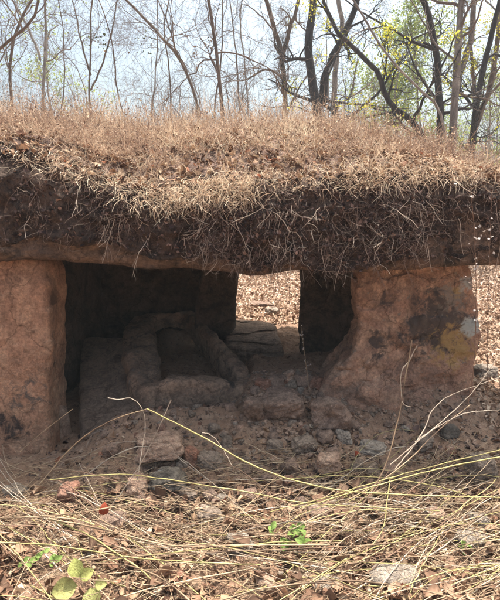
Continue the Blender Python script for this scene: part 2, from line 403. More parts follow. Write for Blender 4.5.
# ------------------------------------------------------------------ stones
def hexa(name, corners, mat, res=40, p=7, disp=.03, seed=0, ridge=.0, fsc=2.2, warp=None):
    """rounded, weathered block between 8 corners: order (x-,y-,z-),(x+,y-,z-),(x+,y+,z-),(x-,y+,z-), then the same four on top"""
    c = np.array(corners, float); lin = np.linspace(-1, 1, res)
    Vs, Qs, o = [], [], 0
    U, W = np.meshgrid(lin, lin, indexing='ij'); one = np.ones_like(U)
    I = np.arange(res * res).reshape(res, res)
    q = np.stack([I[:-1, :-1], I[1:, :-1], I[1:, 1:], I[:-1, 1:]], -1).reshape(-1, 4)
    for f in ((one, U, W), (-one, W, U), (W, one, U), (U, -one, W), (U, W, one), (W, U, -one)):
        Vs.append(np.stack(f, -1).reshape(-1, 3)); Qs.append(q + o); o += res * res
    V = np.concatenate(Vs); Q = np.concatenate(Qs)
    key = np.round(V * 1e4).astype(np.int64)
    _, first, inv = np.unique(key, axis=0, return_index=True, return_inverse=True)
    V = V[first]; Q = inv.ravel()[Q]
    V = V / (np.abs(V) ** p).sum(1, keepdims=True) ** (1 / p)
    u, v, w_ = [(V[:, i] + 1) / 2 for i in range(3)]
    def tri(u, v, w_):
        r = 0
        for wt, k4 in ((1 - w_, 0), (w_, 4)):
            r = r + (wt * (1 - u) * (1 - v))[:, None] * c[k4] + (wt * u * (1 - v))[:, None] * c[k4 + 1] + (wt * u * v)[:, None] * c[k4 + 2] + (wt * (1 - u) * v)[:, None] * c[k4 + 3]
        return r
    Pw = tri(u, v, w_)
    ctr = c.mean(0); N = unit(V) ; N = unit(tri(*(np.clip((V[:, i] * 1.0 + N[:, i] * .2 + 1) / 2, -.2, 1.2) for i in range(3))) - Pw)
    d = fbm(Pw, fsc, 4, seed) * disp + fbm(Pw, fsc * 5, 4, seed + 3) * disp * .34
    if ridge: d = d - np.maximum(0, fbm(Pw, fsc * 1.6, 3, seed + 7, True) - .9) * ridge
    Pw = Pw + N * d[:, None]
    if warp: Pw = warp(Pw)
    return mesh(name, Pw, Q, mats=[mat])
def stone_obj(name, corners, mat, label, cat, **kw):
    return tag(link(name, hexa(name, corners, mat, **kw)), label, cat)

# capstone -----------------------------------------------------------
XS = [-3.1, -1.5, -.9, -.3, 0, .5, .9, 1.5, 2.2]
def zbot(x): return interp(x, XS, [1.22, 1.235, 1.205, 1.175, 1.145, 1.15, 1.19, 1.21, 1.25]) + .022 * vnoise(np.stack([np.asarray(x) * 3.1, np.asarray(x) * 0 + 4, np.asarray(x) * 0], -1))
def capwarp(P):
    k = 1 - smooth(1.2, 1.5, P[:, 2])
    P[:, 2] += (zbot(P[:, 0]) - 1.2) * k
    P[:, 1] += fbm(P * [1, 0, 1], 1.3, 3, 9) * .05 * (1 - smooth(2.8, 3.4, P[:, 1]))
    return P
cap = link('capstone', hexa('capstone', [(-3.1, 2.78, 1.2), (1.95, 2.84, 1.2), (1.85, 4.35, 1.2), (-3.0, 5.0, 1.2),
    (-3.1, 2.76, 1.62), (2.0, 2.82, 1.60), (1.8, 4.35, 1.58), (-3.0, 5.0, 1.62)], M['cap'], res=150, p=12, disp=.05, seed=2, warp=capwarp, fsc=4.5, ridge=.05))
tag(cap, 'huge rough flat capstone roofing the chamber, heaped with dark soil', 'capstone')
# soil heaped on the capstone, hanging over its front edge
def edge_z(x): return interp(x, [-3, -1.6, -1.25, -.9, -.6, 0, .6, 1.2, 1.6, 2.2], [1.88, 1.87, 1.84, 1.72, 1.64, 1.68, 1.71, 1.73, 1.70, 1.62])
def top_z(x): return interp(x, [-3, -1, .4, .9, 1.3, 1.8, 2.3], [2.26, 2.22, 2.24, 2.16, 2.0, 1.80, 1.55])
def low_z(x): return zbot(x) + interp(x, [-3, -1.3, -.6, 0, .8, 1.3, 2], [.13, .12, .10, .05, .04, .06, .10]) + .04 * vnoise(np.stack([x * 5, x * 0, x * 0], -1))
nu, nv = 420, 220
xs = np.linspace(-3.15, 2.08, nu)
def prof(x):
    e, tz, lz = edge_z(x), top_z(x), low_z(x)
    back = interp(x, [-3, 1.8], [5.05, 4.4])
    py = [2.90, 2.775, 2.755, 2.765, 2.84, 3.05, 3.5, 4.1, back - .25, back, back]
    pz = [lz + .02, lz, lz + (e - lz) * .35, lz + (e - lz) * .72, e, e + (tz - e) * .28, e + (tz - e) * .66, tz, e + (tz - e) * .6, 1.55, 1.22]
    t = [0, .05, .2, .36, .48, .58, .72, .84, .93, .98, 1]
    return t, py, pz
G = np.zeros((nu, nv, 3)); tv = np.linspace(0, 1, nv)
for i, x in enumerate(xs):
    t, py, pz = prof(x)
    G[i, :, 0] = x; G[i, :, 1] = np.interp(tv, t, py); G[i, :, 2] = np.interp(tv, t, pz)
for _ in range(6): G[:, 1:-1] = (G[:, :-2] + 2 * G[:, 1:-1] + G[:, 2:]) / 4
endk = smooth(1.75, 2.08, G[..., 0])
G[..., 1] += endk * (3.6 - G[..., 1]) * .5; G[..., 2] -= endk * np.maximum(0, G[..., 2] - 1.25) * .75
N = np.cross(np.gradient(G, axis=0), np.gradient(G, axis=1)); N = unit(N); N *= np.sign((N * np.array([0, -.6, .8])).sum(-1, keepdims=True))
front = 1 - smooth(.42, .6, tv)[None, :]
d = fbm(G, 3.2, 3, 4) * .035 + fbm(G, 13, 3, 6) * .018 * (.4 + front) + np.maximum(0, fbm(G, 9, 3, 8, True)) * .012 * front
G = G + N * (d * smooth(0, .06, tv)[None, :])[..., None]
I = np.arange(nu * nv).reshape(nu, nv)
Q = np.stack([I[:-1, :-1], I[1:, :-1], I[1:, 1:], I[:-1, 1:]], -1).reshape(-1, 4)
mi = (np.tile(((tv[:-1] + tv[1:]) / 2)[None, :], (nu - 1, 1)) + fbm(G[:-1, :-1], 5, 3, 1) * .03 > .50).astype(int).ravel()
link('soil_layer', mesh('soil_layer', G, Q, mats=[M['soil'], M['mound']], midx=mi), cap)

# uprights -----------------------------------------------------------
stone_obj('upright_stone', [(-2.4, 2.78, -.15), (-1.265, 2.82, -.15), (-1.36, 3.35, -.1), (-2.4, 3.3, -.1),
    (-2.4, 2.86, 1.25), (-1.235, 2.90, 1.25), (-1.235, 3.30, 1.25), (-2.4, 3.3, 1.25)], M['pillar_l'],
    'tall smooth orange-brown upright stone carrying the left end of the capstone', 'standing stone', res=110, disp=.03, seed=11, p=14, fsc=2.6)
def flare(P):
    k = smooth(.75, .35, P[:, 2]) if False else 1 - smooth(.35, .85, P[:, 2])
    lft = 1 - smooth(.7, 1.0, P[:, 0]); P[:, 0] -= k ** 1.5 * lft * .22; P[:, 1] -= k * lft * .06
    b = np.exp(-((P[:, 2] - .75) / .3) ** 2) * smooth(1.1, 1.4, P[:, 0]); P[:, 0] += b * .07
    return P
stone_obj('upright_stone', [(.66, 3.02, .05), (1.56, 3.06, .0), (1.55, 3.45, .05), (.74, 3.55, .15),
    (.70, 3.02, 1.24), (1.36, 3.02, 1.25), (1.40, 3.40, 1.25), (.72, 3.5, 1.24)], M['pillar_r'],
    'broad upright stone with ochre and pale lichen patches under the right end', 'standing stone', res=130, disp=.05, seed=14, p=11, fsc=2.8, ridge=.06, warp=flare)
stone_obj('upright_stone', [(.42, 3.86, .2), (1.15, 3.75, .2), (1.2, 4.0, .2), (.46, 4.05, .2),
    (.395, 3.86, 1.22), (1.15, 3.75, 1.24), (1.2, 4.0, 1.24), (.42, 4.05, 1.22)], M['shade_stone'],
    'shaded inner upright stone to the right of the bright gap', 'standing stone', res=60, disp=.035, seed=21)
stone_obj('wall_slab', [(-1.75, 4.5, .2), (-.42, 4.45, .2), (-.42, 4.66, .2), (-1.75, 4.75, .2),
    (-1.75, 4.52, 1.24), (-.40, 4.45, 1.22), (-.40, 4.66, 1.22), (-1.75, 4.75, 1.24)], M['shade_stone'],
    'shaded wall slab closing the back of the chamber', 'stone slab', res=60, disp=.03, seed=22)
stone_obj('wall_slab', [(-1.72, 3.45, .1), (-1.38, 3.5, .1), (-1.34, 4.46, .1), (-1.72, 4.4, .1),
    (-1.72, 3.45, 1.24), (-1.40, 3.5, 1.24), (-1.36, 4.46, 1.24), (-1.72, 4.4, 1.24)], M['shade_stone'],
    'shaded side slab behind the left upright inside the chamber', 'stone slab', res=50, disp=.03, seed=23)
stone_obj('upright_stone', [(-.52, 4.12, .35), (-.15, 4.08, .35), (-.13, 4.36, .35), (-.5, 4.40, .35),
    (-.42, 4.12, 1.20), (-.115, 4.08, 1.20), (-.115, 4.36, 1.20), (-.42, 4.40, 1.20)], M['shade_stone'],
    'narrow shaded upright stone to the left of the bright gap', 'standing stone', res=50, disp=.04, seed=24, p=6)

# stone cist: ring of dressed stone with a deep hollow ---------------------
def ring_stone():
    ctl = [(150, 384, 3.22, .42, .095, .17), (176, 381, 3.17, .43, .09, .17), (212, 381, 3.17, .43, .085, .18), (241, 386, 3.20, .44, .070, .17),
           (240, 372, 3.38, .45, .055, .15), (223, 350, 3.70, .50, .050, .14), (206, 330, 4.05, .54, .048, .13), (192, 315, 4.33, .57, .045, .10),
           (178, 313, 4.38, .57, .045, .08), (160, 314, 4.36, .57, .05, .08), (141, 320, 4.25, .55, .12, .10), (140, 340, 3.85, .50, .145, .13), (142, 362, 3.50, .46, .135, .15)]
    pts = []
    for px, py, yy, z, a, h in ctl:
        q = at(px, py, yy); pts.append((q[0], yy, q[2], a, h))
    pts = np.array(pts); n = 220; m = len(pts)
    t = np.arange(n) / n * m
    i1 = t.astype(int); f = (t - i1)[:, None]
    g_ = lambda o: pts[(i1 + o) % m]
    K = .5 * (2 * g_(0) + (-g_(-1) + g_(1)) * f + (2 * g_(-1) - 5 * g_(0) + 4 * g_(1) - g_(2)) * f ** 2 + (-g_(-1) + 3 * g_(0) - 3 * g_(1) + g_(2)) * f ** 3)
    ctr = K[:, :3]; T = unit(np.roll(ctr, -1, 0) - np.roll(ctr, 1, 0)); A = unit(np.cross(T, [0, 0, 1.0])); B = np.array([0, 0, 1.0])
    s = 40; ang = np.arange(s) / s * 2 * np.pi
    ca, sa = np.cos(ang), np.sin(ang); pw = .4
    cx = np.sign(ca) * np.abs(ca) ** pw; cz = np.sign(sa) * np.abs(sa) ** pw
    V = ctr[:, None] + A[:, None] * (K[:, 3, None] * cx)[..., None] + B * (K[:, 4, None] * (cz - .85))[..., None]
    Nn = unit(A[:, None] * ca[None, :, None] + B * sa[None, :, None])
    V = V + Nn * (fbm(V, 6, 4, 31) * .020 + fbm(V, 24, 4, 33) * .009)[..., None]
    I = np.arange(n * s).reshape(n, s)
    Q = np.stack([I, np.roll(I, -1, 0), np.roll(np.roll(I, -1, 0), -1, 1), np.roll(I, -1, 1)], -1).reshape(-1, 4)
    return mesh('stone_cist', V, Q, mats=[M['cist']])
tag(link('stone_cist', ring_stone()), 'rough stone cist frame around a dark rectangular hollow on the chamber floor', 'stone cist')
# smooth sloping slab left of the cist
a, b_, c_, d_ = at(78, 432, 2.92), at(152, 424, 2.95), at(140, 336, 3.9), at(80, 332, 4.0)
stone_obj('floor_slab', [a - [0, 0, .3], b_ - [0, 0, .3], c_ - [0, 0, .3], d_ - [0, 0, .3], a + [0, .03, -.02], b_ + [0, .03, -.02], c_, d_], M['slab'],
    'smooth grey-brown slab sloping down beside the cist near the left upright', 'stone slab', res=50, disp=.02, seed=41, p=9)
# layered slab right of the cist
a, b_, c_, d_ = at(226, 346, 3.85), at(284, 350, 3.8), at(276, 322, 4.42), at(222, 317, 4.5)
def layers(P):
    P[:, 1] += .018 * np.sign(np.sin(P[:, 2] * 150 + fbm(P, 3, 2, 1) * 2)); return P
stone_obj('layered_slab', [a - [0, 0, .2], b_ - [0, 0, .2], c_ - [0, 0, .2], d_ - [0, 0, .2], a, b_, c_, d_], M['slab'],
    'flaking layered slab lying on the chamber floor below the bright gap', 'stone slab', res=60, disp=.02, seed=43, p=9, warp=layers)
# foot boulder of the right upright
stone_obj('boulder', [(.38, 2.88, .02), (1.0, 2.80, .0), (1.05, 3.1, .05), (.42, 3.3, .1),
    (.52, 3.02, .38), (.93, 2.96, .50), (1.0, 3.15, .55), (.60, 3.3, .46)], M['pillar_r'],
    'sloping brown boulder built against the foot of the lichened right upright', 'boulder', res=60, disp=.06, seed=51, p=5, ridge=.06)
stone_obj('boulder', [(.95, 2.78, -.05), (1.52, 2.86, -.05), (1.55, 3.1, 0), (1.0, 3.1, 0),
    (.98, 2.90, .30), (1.42, 2.98, .27), (1.45, 3.1, .30), (1.0, 3.05, .40)], M['pillar_r'],
    'low cracked boulder at the base of the right upright, below its lichen', 'boulder', res=50, disp=.06, seed=52, p=5, ridge=.06)

# ------------------------------------------------------------------ rocks
def rock_mesh(seed, mat, res=14):
    r = np.random.default_rng(seed)
    c = np.array([(-1, -1, -1), (1, -1, -1), (1, 1, -1), (-1, 1, -1), (-1, -1, 1), (1, -1, 1), (1, 1, 1), (-1, 1, 1)], float)
    c += r.normal(0, .22, c.shape); c[4:, :2] *= .82
    return hexa('rock', c, mat, res=res, p=4.5, disp=.22, seed=seed, fsc=.9, ridge=.12)
def put_rock(name, me, px, py, wpx, hpx, label, sink=.25, rz=None, group=None, dy=None):
    q = ground_at(px, py + hpx * .45); dist = q[1] / ray(px, py)[1]
    sx, sz = wpx / F * dist / 2, hpx / F * dist / 2
    o = link(name, me); o.scale = (sx, (dy or (sx + sz) / 2), sz); o.rotation_euler = (random.uniform(-.15, .15), random.uniform(-.15, .15), rz if rz is not None else random.uniform(-.5, .5))
    o.location = (q[0], q[1] + sx * .4, height(q[0], q[1] + sx * .4) + sz * (1 - sink * 1.3)); tag(o, label, 'rock', group); return o
ROCKS = [
 (157, 450, 48, 30, 'rock_pink', 'large pinkish-brown rock on the slope in front of the cist, biggest loose rock'),
 (168, 482, 34, 20, 'rock_dark', 'dark grey speckled rock just below the large pinkish rock'),
 (188, 496, 22, 12, 'rock_grey', 'small light grey rock lying right of the dark speckled rock'),
 (191, 458, 18, 17, 'rock_red', 'reddish-brown rock beside the right edge of the large pinkish rock'),
 (208, 464, 26, 14, 'rock_grey', 'flat grey-brown rock right of the reddish-brown rock'),
 (214, 429, 12, 11, 'rock_grey', 'small grey cube-like rock alone on the dirt below the cist'),
 (62, 421, 17, 34, 'rock_pink', 'upright pale rock leaning in the crevice beside the left upright'),
 (138, 486, 20, 22, 'rock_pink', 'pinkish rock propped left of the dark speckled rock'),
 (14, 494, 30, 12, 'rock_pale', 'flat pale stone at the far left below the left upright'),
 (68, 497, 22, 18, 'rock_red', 'dull red rock among stalks below the left upright'),
 (345, 438, 15, 14, 'rock_pale', 'round pale pebble on the dirt left of the right boulder'),
 (333, 413, 40, 34, 'rock_brown', 'rounded brown rock embedded in the bank left of the right boulder', .55),
 (283, 404, 50, 26, 'rock_brown', 'wide brown rock embedded in the middle of the dirt bank', .62),
 (254, 412, 24, 24, 'rock_brown', 'squarish brown rock embedded left of the wide brown rock'),
 (262, 385, 18, 11, 'rock_red', 'leftmost reddish stone in the row on the ridge of the bank'),
 (276, 381, 16, 11, 'rock_brown', 'second stone from the left in the row on the ridge'),
 (289, 377, 13, 11, 'rock_pink', 'small pinkish stone in the middle of the row on the ridge'),
 (303, 381, 20, 13, 'rock_brown', 'broad brown stone near the right end of the ridge row'),
 (318, 384, 16, 12, 'rock_red', 'rightmost reddish stone in the row on the ridge'),
 (291, 470, 19, 16, 'rock_brown', 'angular brown stone at the foot of the bank near the middle'),
 (305, 447, 24, 14, 'rock_grey', 'grey stone halfway down the bank among leaves'),
 (330, 466, 26, 18, 'rock_pink', 'pinkish slab-like stone at the foot of the bank right of the middle'),
 (372, 452, 26, 11, 'rock_pale', 'flat pale stone below the right boulder'),
 (483, 470, 32, 24, 'rock_grey', 'large grey rock at the right edge among yellow stalks'),
 (425, 447, 18, 12, 'rock_grey', 'small grey rock under the branching bare stalk at right'),
 (450, 432, 16, 12, 'rock_dark', 'dark rock beneath the lichened upright at right'),
 (392, 475, 22, 14, 'rock_brown', 'brown rock near the crossing of the stalks at right'),
 (108, 527, 34, 16, 'rock_brown', 'brown rock buried in stalks at lower left'),
 (208, 518, 30, 16, 'rock_grey', 'grey rock half hidden by stalks left of the green seedling'),
 (240, 548, 28, 14, 'rock_pale', 'pale stone below the green seedling'),
 (475, 545, 34, 16, 'rock_pale', 'pale flat stone at the lower right edge'),
 (395, 582, 46, 16, 'rock_pale', 'broad pale stone at the bottom right among straw'),
 (330, 592, 40, 12, 'rock_pale', 'pale stone at the bottom edge near the middle'),
 (268, 590, 26, 13, 'rock_pink', 'pinkish stone at the bottom edge left of the middle'),
 (486, 372, 22, 14, 'rock_pale', 'pale stone on sunlit ground behind the right upright'),
 (112, 452, 18, 12, 'rock_brown', 'brown stone at the foot of the smooth sloping slab'),
 (320, 515, 30, 14, 'rock_brown', 'low brown stone under the long yellow stalk'),
 (440, 520, 28, 14, 'rock_pink', 'pinkish stone in the straw at lower right'),
 (45, 560, 26, 14, 'rock_pink', 'pinkish stone left of the yellow-green leaves'),
]
for i, (px, py, wp, hp, m_, lab, *sk) in enumerate(ROCKS):
    put_rock('rock', rock_mesh(100 + i, M[m_], 22), px, py, wp, hp, lab, *sk)
# sunlit stones behind, seen through the gap
for (px, py, wp, hp, m_, lab) in [(262, 306, 26, 6, 'rock_brown', 'long brown rock lying on sunlit ground seen through the gap'), (272, 312, 14, 8, 'rock_pale', 'pale rock in sunlight at the sill of the gap')]:
    put_rock('rock', rock_mesh(len(lab), M[m_], 18), px, py, wp, hp, lab)
protos = [rock_mesh(300 + i, M[k_], 9) for i, k_ in enumerate(['rock_pink', 'rock_grey', 'rock_brown', 'rock_brown', 'rock_red', 'rock_grey', 'rock_pale', 'rock_brown'])]
for i in range(290):
    x, y = (random.gauss(.25, .5), random.uniform(2.25, 3.2)) if i % 2 else (random.uniform(-1.5, 1.7), random.uniform(1.75, 3.15))
    if .75 < x < 1.5 and y > 2.9: continue
    if x < -1.1 and y > 2.6: continue
    s = random.choice([.014, .018, .024, .03, .042]) * random.uniform(.8, 1.2)
    o = link('stone', protos[i % 8]); o.location = (x, y, float(height(x, y)) + s * .25)
    o.scale = (s, s * random.uniform(.7, 1), s * random.uniform(.5, .8)); o.rotation_euler = (random.uniform(-.3, .3), random.uniform(-.3, .3), random.uniform(0, 6))
    tag(o, 'small loose stone lying on the dirt slope in front of the chamber', 'stone', 'small stones scattered over the dirt bank')

n = 7500; x = rng.normal(.25, .75, n); y = rng.uniform(2.15, 3.3, n); k = (rng.random(n) < .35 + .65 * smooth(-.4, .3, x)) & (x > -1.15) & (x < 1.8); x, y = x[k], y[k]
oct_ = np.array([(1, 0, 0), (0, 1, 0), (-1, 0, 0), (0, -1, 0), (0, 0, .8), (0, 0, -.8), (.7, .6, .4), (-.6, -.7, .4)], float)
B = oct_[None] * rng.uniform(.6, 1.3, (len(x), 8, 1)) * (.005 + .020 * rng.random(len(x)) ** 3)[:, None, None]
V = B + np.stack([x, y, height(x, y) + .004], -1)[:, None]
T = np.array([(0, 6, 4), (6, 1, 4), (1, 2, 4), (2, 7, 4), (7, 3, 4), (3, 0, 4), (0, 1, 6), (2, 3, 7), (1, 0, 5), (2, 1, 5), (3, 2, 5), (0, 3, 5)])
me = mesh('rubble', V.reshape(-1, 3), None, (T[None] + (np.arange(len(x)) * 8)[:, None, None]).reshape(-1, 3), [M['rock_brown'], M['rock_pink'], M['rock_grey']], None, np.repeat(rng.integers(0, 3, len(x)), 12), shade=False)
tag(link('rubble', me), 'gritty fine rubble strewn over the dirt bank', 'rubble', kind='stuff')

# ------------------------------------------------------------------ leaf litter (stuff)
def litter(name, n, xr, yr, size, mat, curl=.35, spread=.5, wid=1.0, dens=None, lift=.008, fine=True):
    x = rng.uniform(*xr, n); y = rng.uniform(*yr, n)
    if dens is not None:
        k = rng.random(n) < dens(x, y); x, y = x[k], y[k]
    pos = np.stack([x, y, height(x, y) + rng.uniform(0, lift * 2, len(x))], -1)
    sz = size[0] + (size[1] - size[0]) * rng.random(len(x)) ** 1.8
    V, Q, T, v = fine_leaves(pos, sz, spread, curl * .7) if fine else leaves(pos, sz, spread, curl, wid=wid)
    return tag(link(name, mesh(name, V, Q, T, [mat], v)), kind='stuff')
cl = lambda x, y: np.clip(.5 + fbm(np.stack([x, y, x * 0], -1), 3, 2, 77) * .9, 0.05, 1)
o = litter('leaf_litter', 36000, (-2.3, 2.3), (1.15, 2.35), (.010, .075), M['litter'], curl=.8, spread=.7, wid=.85, dens=lambda x, y: cl(x, y) * (1.05 - smooth(1.9, 2.35, y) * .6), lift=.02)
tag(o, 'dry curled brown leaves covering the sunlit foreground', 'leaf litter')
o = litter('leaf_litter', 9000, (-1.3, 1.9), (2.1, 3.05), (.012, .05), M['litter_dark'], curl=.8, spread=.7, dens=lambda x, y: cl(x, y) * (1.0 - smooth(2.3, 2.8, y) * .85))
tag(o, 'dark leaves on the shaded bank', 'leaf litter')
o = litter('leaf_litter', 6500, (-1.2, 1.9), (2.1, 2.95), (.02, .065), M['litter'], curl=.9, spread=.8, dens=lambda x, y: cl(x, y) * (1.0 - smooth(2.35, 2.9, y) * .8) * (.45 + .55 * smooth(-.3, .4, x)))
tag(o, 'brown and rusty curled leaves caught among the stones of the bank', 'leaf litter')
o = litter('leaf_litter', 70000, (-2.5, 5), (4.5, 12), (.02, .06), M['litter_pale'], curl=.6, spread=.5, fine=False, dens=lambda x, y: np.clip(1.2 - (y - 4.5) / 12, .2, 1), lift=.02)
tag(o, 'thick dry leaf litter on the sunlit forest floor behind the dolmen', 'leaf litter')
o = litter('leaf_litter', 9000, (1.5, 3.2), (2.6, 5.2), (.02, .06), M['litter_pale'], curl=.7, spread=.6, lift=.02)
tag(o, 'dry leaves on the sunlit ground right of the dolmen', 'leaf litter')

o = litter('broad_leaf_litter', 1000, (-2.2, 2.2), (1.15, 2.4), (.05, .10), M['litter_dull'], curl=.7, spread=.55, lift=.03)
tag(o, 'broad curled brown leaves among the foreground straw', 'leaf litter')
# fine twigs and straw bits on the ground (stuff)
def straw(name, n, xr, yr, Lr, rad, mat, label, zup=.03, ang=.35):
    x = rng.uniform(*xr, n); y = rng.uniform(*yr, n)
    s = np.stack([x, y, height(x, y) + rng.uniform(0.0, zup, n)], -1)
    a = rng.normal(0, ang, n) + np.pi * rng.integers(0, 2, n)
    d = np.stack([np.cos(a), np.sin(a), rng.normal(.02, .08, n)], -1)
    P = walk(s, d, rng.uniform(*Lr, n), 5, .10)
    zz = height(P[..., 0], P[..., 1], False) + .008; P[..., 2] = np.maximum(P[..., 2], zz)
    Rr = rng.uniform(rad[0], rad[1], n)[:, None] * np.linspace(1, .5, 5)[None]
    V, Q = tubes(P, Rr, 3); v = np.repeat(rng.random(n), 15)
    return tag(link(name, mesh(name, V, Q, None, [mat], v)), label, 'straw', kind='stuff')
straw('straw_litter', 4200, (-2.2, 2.2), (1.15, 2.3), (.06, .35), (.0006, .0017), M['stalk_tan'], 'fine tan straw and broken twigs in the sunlit foreground', .05, .8)
straw('twig_litter', 600, (-1.3, 1.9), (2.2, 3.0), (.04, .16), (.0006, .0016), M['root'], 'fine dark twigs on the shaded bank', .02, 1.5)
straw('straw_litter', 1500, (-2.2, 2.2), (2.0, 2.6), (.1, .4), (.0008, .0018), M['stalk_tan'], 'fine tan straw at the foot of the bank', .05, .5)

# ------------------------------------------------------------------ stalks (things)
def stalk_obj(name, pts, r0, r1, mat, label, cat='stalk', group=None, n=28, sides=6, jit=.0):
    P = resample(pts, n, jit)[None]; Rr = np.linspace(r0, r1, n)[None] * (1 + rng.normal(0, .08, (1, n)))
    Rr[:, ::5] *= 1.3      # nodes
    base = P[0, 0].copy(); V, Q = tubes(P - base, Rr, sides)
    v = np.clip(np.repeat(fbm(P[0] * 9, 1, 3, rng.random()) * .55 + rng.uniform(.25, .7), sides), 0, 1)
    return tag(link(name, mesh(name, V, Q, None, [mat], v), loc=base), label, cat, group)
def px_path(*pp):
    """points are (px, py, Y) or (px, py, None, lift) -> lies `lift` above the ground"""
    out = []
    for p in pp:
        if p[2] is None:
            q = ground_at(p[0], p[1]); out.append(q + np.array([0, 0, 1]) * (p[3] if len(p) > 3 else .01) )
        else: out.append(at(*p))
    return out
mm = .001
S = [
 ([(40, 484, 2.35), (75, 442, 2.35), (110, 420, 2.32), (147, 409, 2.3)], 2.2, 2.0, 'stalk_tan', 'tan left half of an arched stalk rising to a sharp bend'),
 ([(147, 409, 2.3), (202, 436, 2.1), (250, 466, 2.0), (325, 491, 1.95), (420, 496, 1.93), (505, 498, 1.9)], 2.4, 2.6, 'stalk_yellow', 'long pale yellow stalk running from the sharp bend to the right edge'),
 ([(20, 452, 2.5), (45, 430, 2.5), (73, 409, 2.5)], 1.6, 1.2, 'stalk_tan', 'short tan stalk slanting in front of the left upright'),
 ([(171, 400, 2.2), (158, 430, 2.2), (138, 470, 2.18), (112, 505, 2.15)], 1.6, 1.6, 'stalk_pale', 'straight pale stalk slanting across the large pinkish rock'),
 ([(108, 398, 2.3), (120, 400, 2.3), (131, 397, 2.3), (142, 406, 2.3), (146, 425, 2.3), (142, 450, 2.25), (137, 480, 2.2)], 1.6, 2.0, 'stalk_pale', 'pale hooked stalk with a curled white tip left of the bend'),
 ([(202, 433, 2.2), (212, 434, 2.2), (225, 452, 2.15), (232, 466, 2.1)], 1.2, 1.0, 'stalk_pale', 'small pale side shoot curving beside the long yellow stalk'),
 ([(50, 480, 2.3), (100, 474, 2.25), (142, 475, 2.2), (200, 485, 2.1), (250, 492, 2.05), (290, 502, 2.0), (375, 508, 1.95), (440, 511, 1.9)], 2.0, 1.8, 'stalk_yellow', 'yellow stalk running below the large pinkish rock to the right'),
 ([(505, 449, 2.2), (400, 474, 2.1), (330, 497, 2.0), (270, 512, 1.95)], 2.2, 1.8, 'stalk_yellow', 'upper of two parallel yellow stalks slanting in from the right'),
 ([(505, 456, 2.15), (440, 468, 2.1), (360, 490, 2.0), (300, 508, 1.95)], 2.6, 2.0, 'stalk_yellow', 'lower of two parallel yellow stalks slanting in from the right'),
 ([(412, 340, 2.35), (404, 385, 2.3), (400, 412, 2.25), (385, 475, 2.1), (335, 540, 1.85), (300, 568, 1.75)], 2.0, 3.0, 'stalk_tan', 'tall pinkish-tan stalk leaning in front of the right boulder'),
 ([(417, 346, 2.35), (410, 360, 2.35), (400, 372, 2.35), (401, 392, 2.35), (402, 405, 2.33), (411, 407, 2.3)], 1.8, 1.4, 'stalk_pale', 'pale kinked strand hanging off the tall leaning stalk'),
 ([(500, 377, 2.4), (470, 388, 2.4), (445, 397, 2.4), (430, 412, 2.35), (427, 425, 2.3), (415, 445, 2.25), (395, 470, 2.15)], 1.4, 2.6, 'stalk_pale', 'pale branching stick curving up to the right edge'),
 ([(508, 340, 2.5), (480, 385, 2.4), (450, 415, 2.3), (420, 440, 2.2), (390, 465, 2.1)], 1.4, 2.4, 'stalk_pale', 'pale straight stick crossing the curved one at right'),
 ([(500, 410, 2.3), (465, 412, 2.3), (440, 425, 2.25), (415, 442, 2.2)], 1.2, 2.0, 'stalk_pale', 'short pale forked stick below the crossing sticks'),
 ([(470, 405, 2.4), (440, 428, 2.3), (400, 470, 2.15), (340, 505, 2.0), (280, 535, 1.9)], 1.6, 2.4, 'stalk_tan', 'tan stick running down left from the crossing sticks'),
 ([(390, 478, 2.1), (387, 500, 2.0), (384, 530, 1.9), (372, 545, 1.85)], 1.8, 1.6, 'stalk_yellow', 'short yellow stalk dropping from the crossing at right'),
 ([(510, 500, 1.95), (440, 540, 1.8), (330, 548, 1.78), (200, 552, 1.76), (90, 560, 1.75)], 2.0, 1.6, 'stalk_tan', 'long tan stalk lying across the straw below the green seedling'),
 ([(-6, 542, 1.85), (60, 545, 1.85), (140, 560, 1.8), (260, 565, 1.75)], 2.4, 2.0, 'stalk_yellow', 'yellow stalk lying across the lower left corner'),
 ([(50, 519, 1.95), (90, 535, 1.9), (120, 556, 1.8), (150, 575, 1.75), (165, 602, 1.68)], 2.6, 2.2, 'stalk_yellow', 'thick yellow stalk descending to the bottom edge at left'),
 ([(50, 519, 1.95), (100, 528, 1.9), (170, 548, 1.82), (230, 545, 1.8), (330, 545, 1.8)], 2.4, 2.0, 'stalk_tan', 'tan stalk fanning out right from the lower left tangle'),
 ([(-5, 518, 2.0), (60, 516, 1.98), (110, 508, 2.0), (150, 498, 2.05)], 2.6, 1.8, 'stalk_tan', 'thick grey-tan stick at the left edge below the flat pale stone'),
 ([(45, 555, 1.82), (70, 580, 1.75), (85, 604, 1.7)], 2.2, 2.0, 'stalk_pale', 'short pale stalk beside the yellow-green leaves'),
 ([(505, 560, 1.75), (430, 555, 1.76), (370, 560, 1.75), (300, 575, 1.7)], 1.8, 1.4, 'stalk_tan', 'tan stalk lying in the straw at lower right'),
 ([(155, 612, 1.66), (240, 590, 1.7), (330, 584, 1.7), (420, 588, 1.68)], 1.8, 1.6, 'stalk_yellow', 'yellow stalk along the bottom edge'),
 ([(330, 118, 3.9), (343, 128, 3.7), (322, 160, 3.2), (316, 172, 3.1)], 1.5, 1.5, 'stalk_brown', 'bent dark stick poking from the grass on the capstone'),
]
for pts, r0, r1, m_, lab in S:
    stalk_obj('dry_stalk', [at(*p) for p in pts], r0 * 1.3 * mm, r1 * 1.15 * mm, M[m_], lab, jit=.0009, n=30)
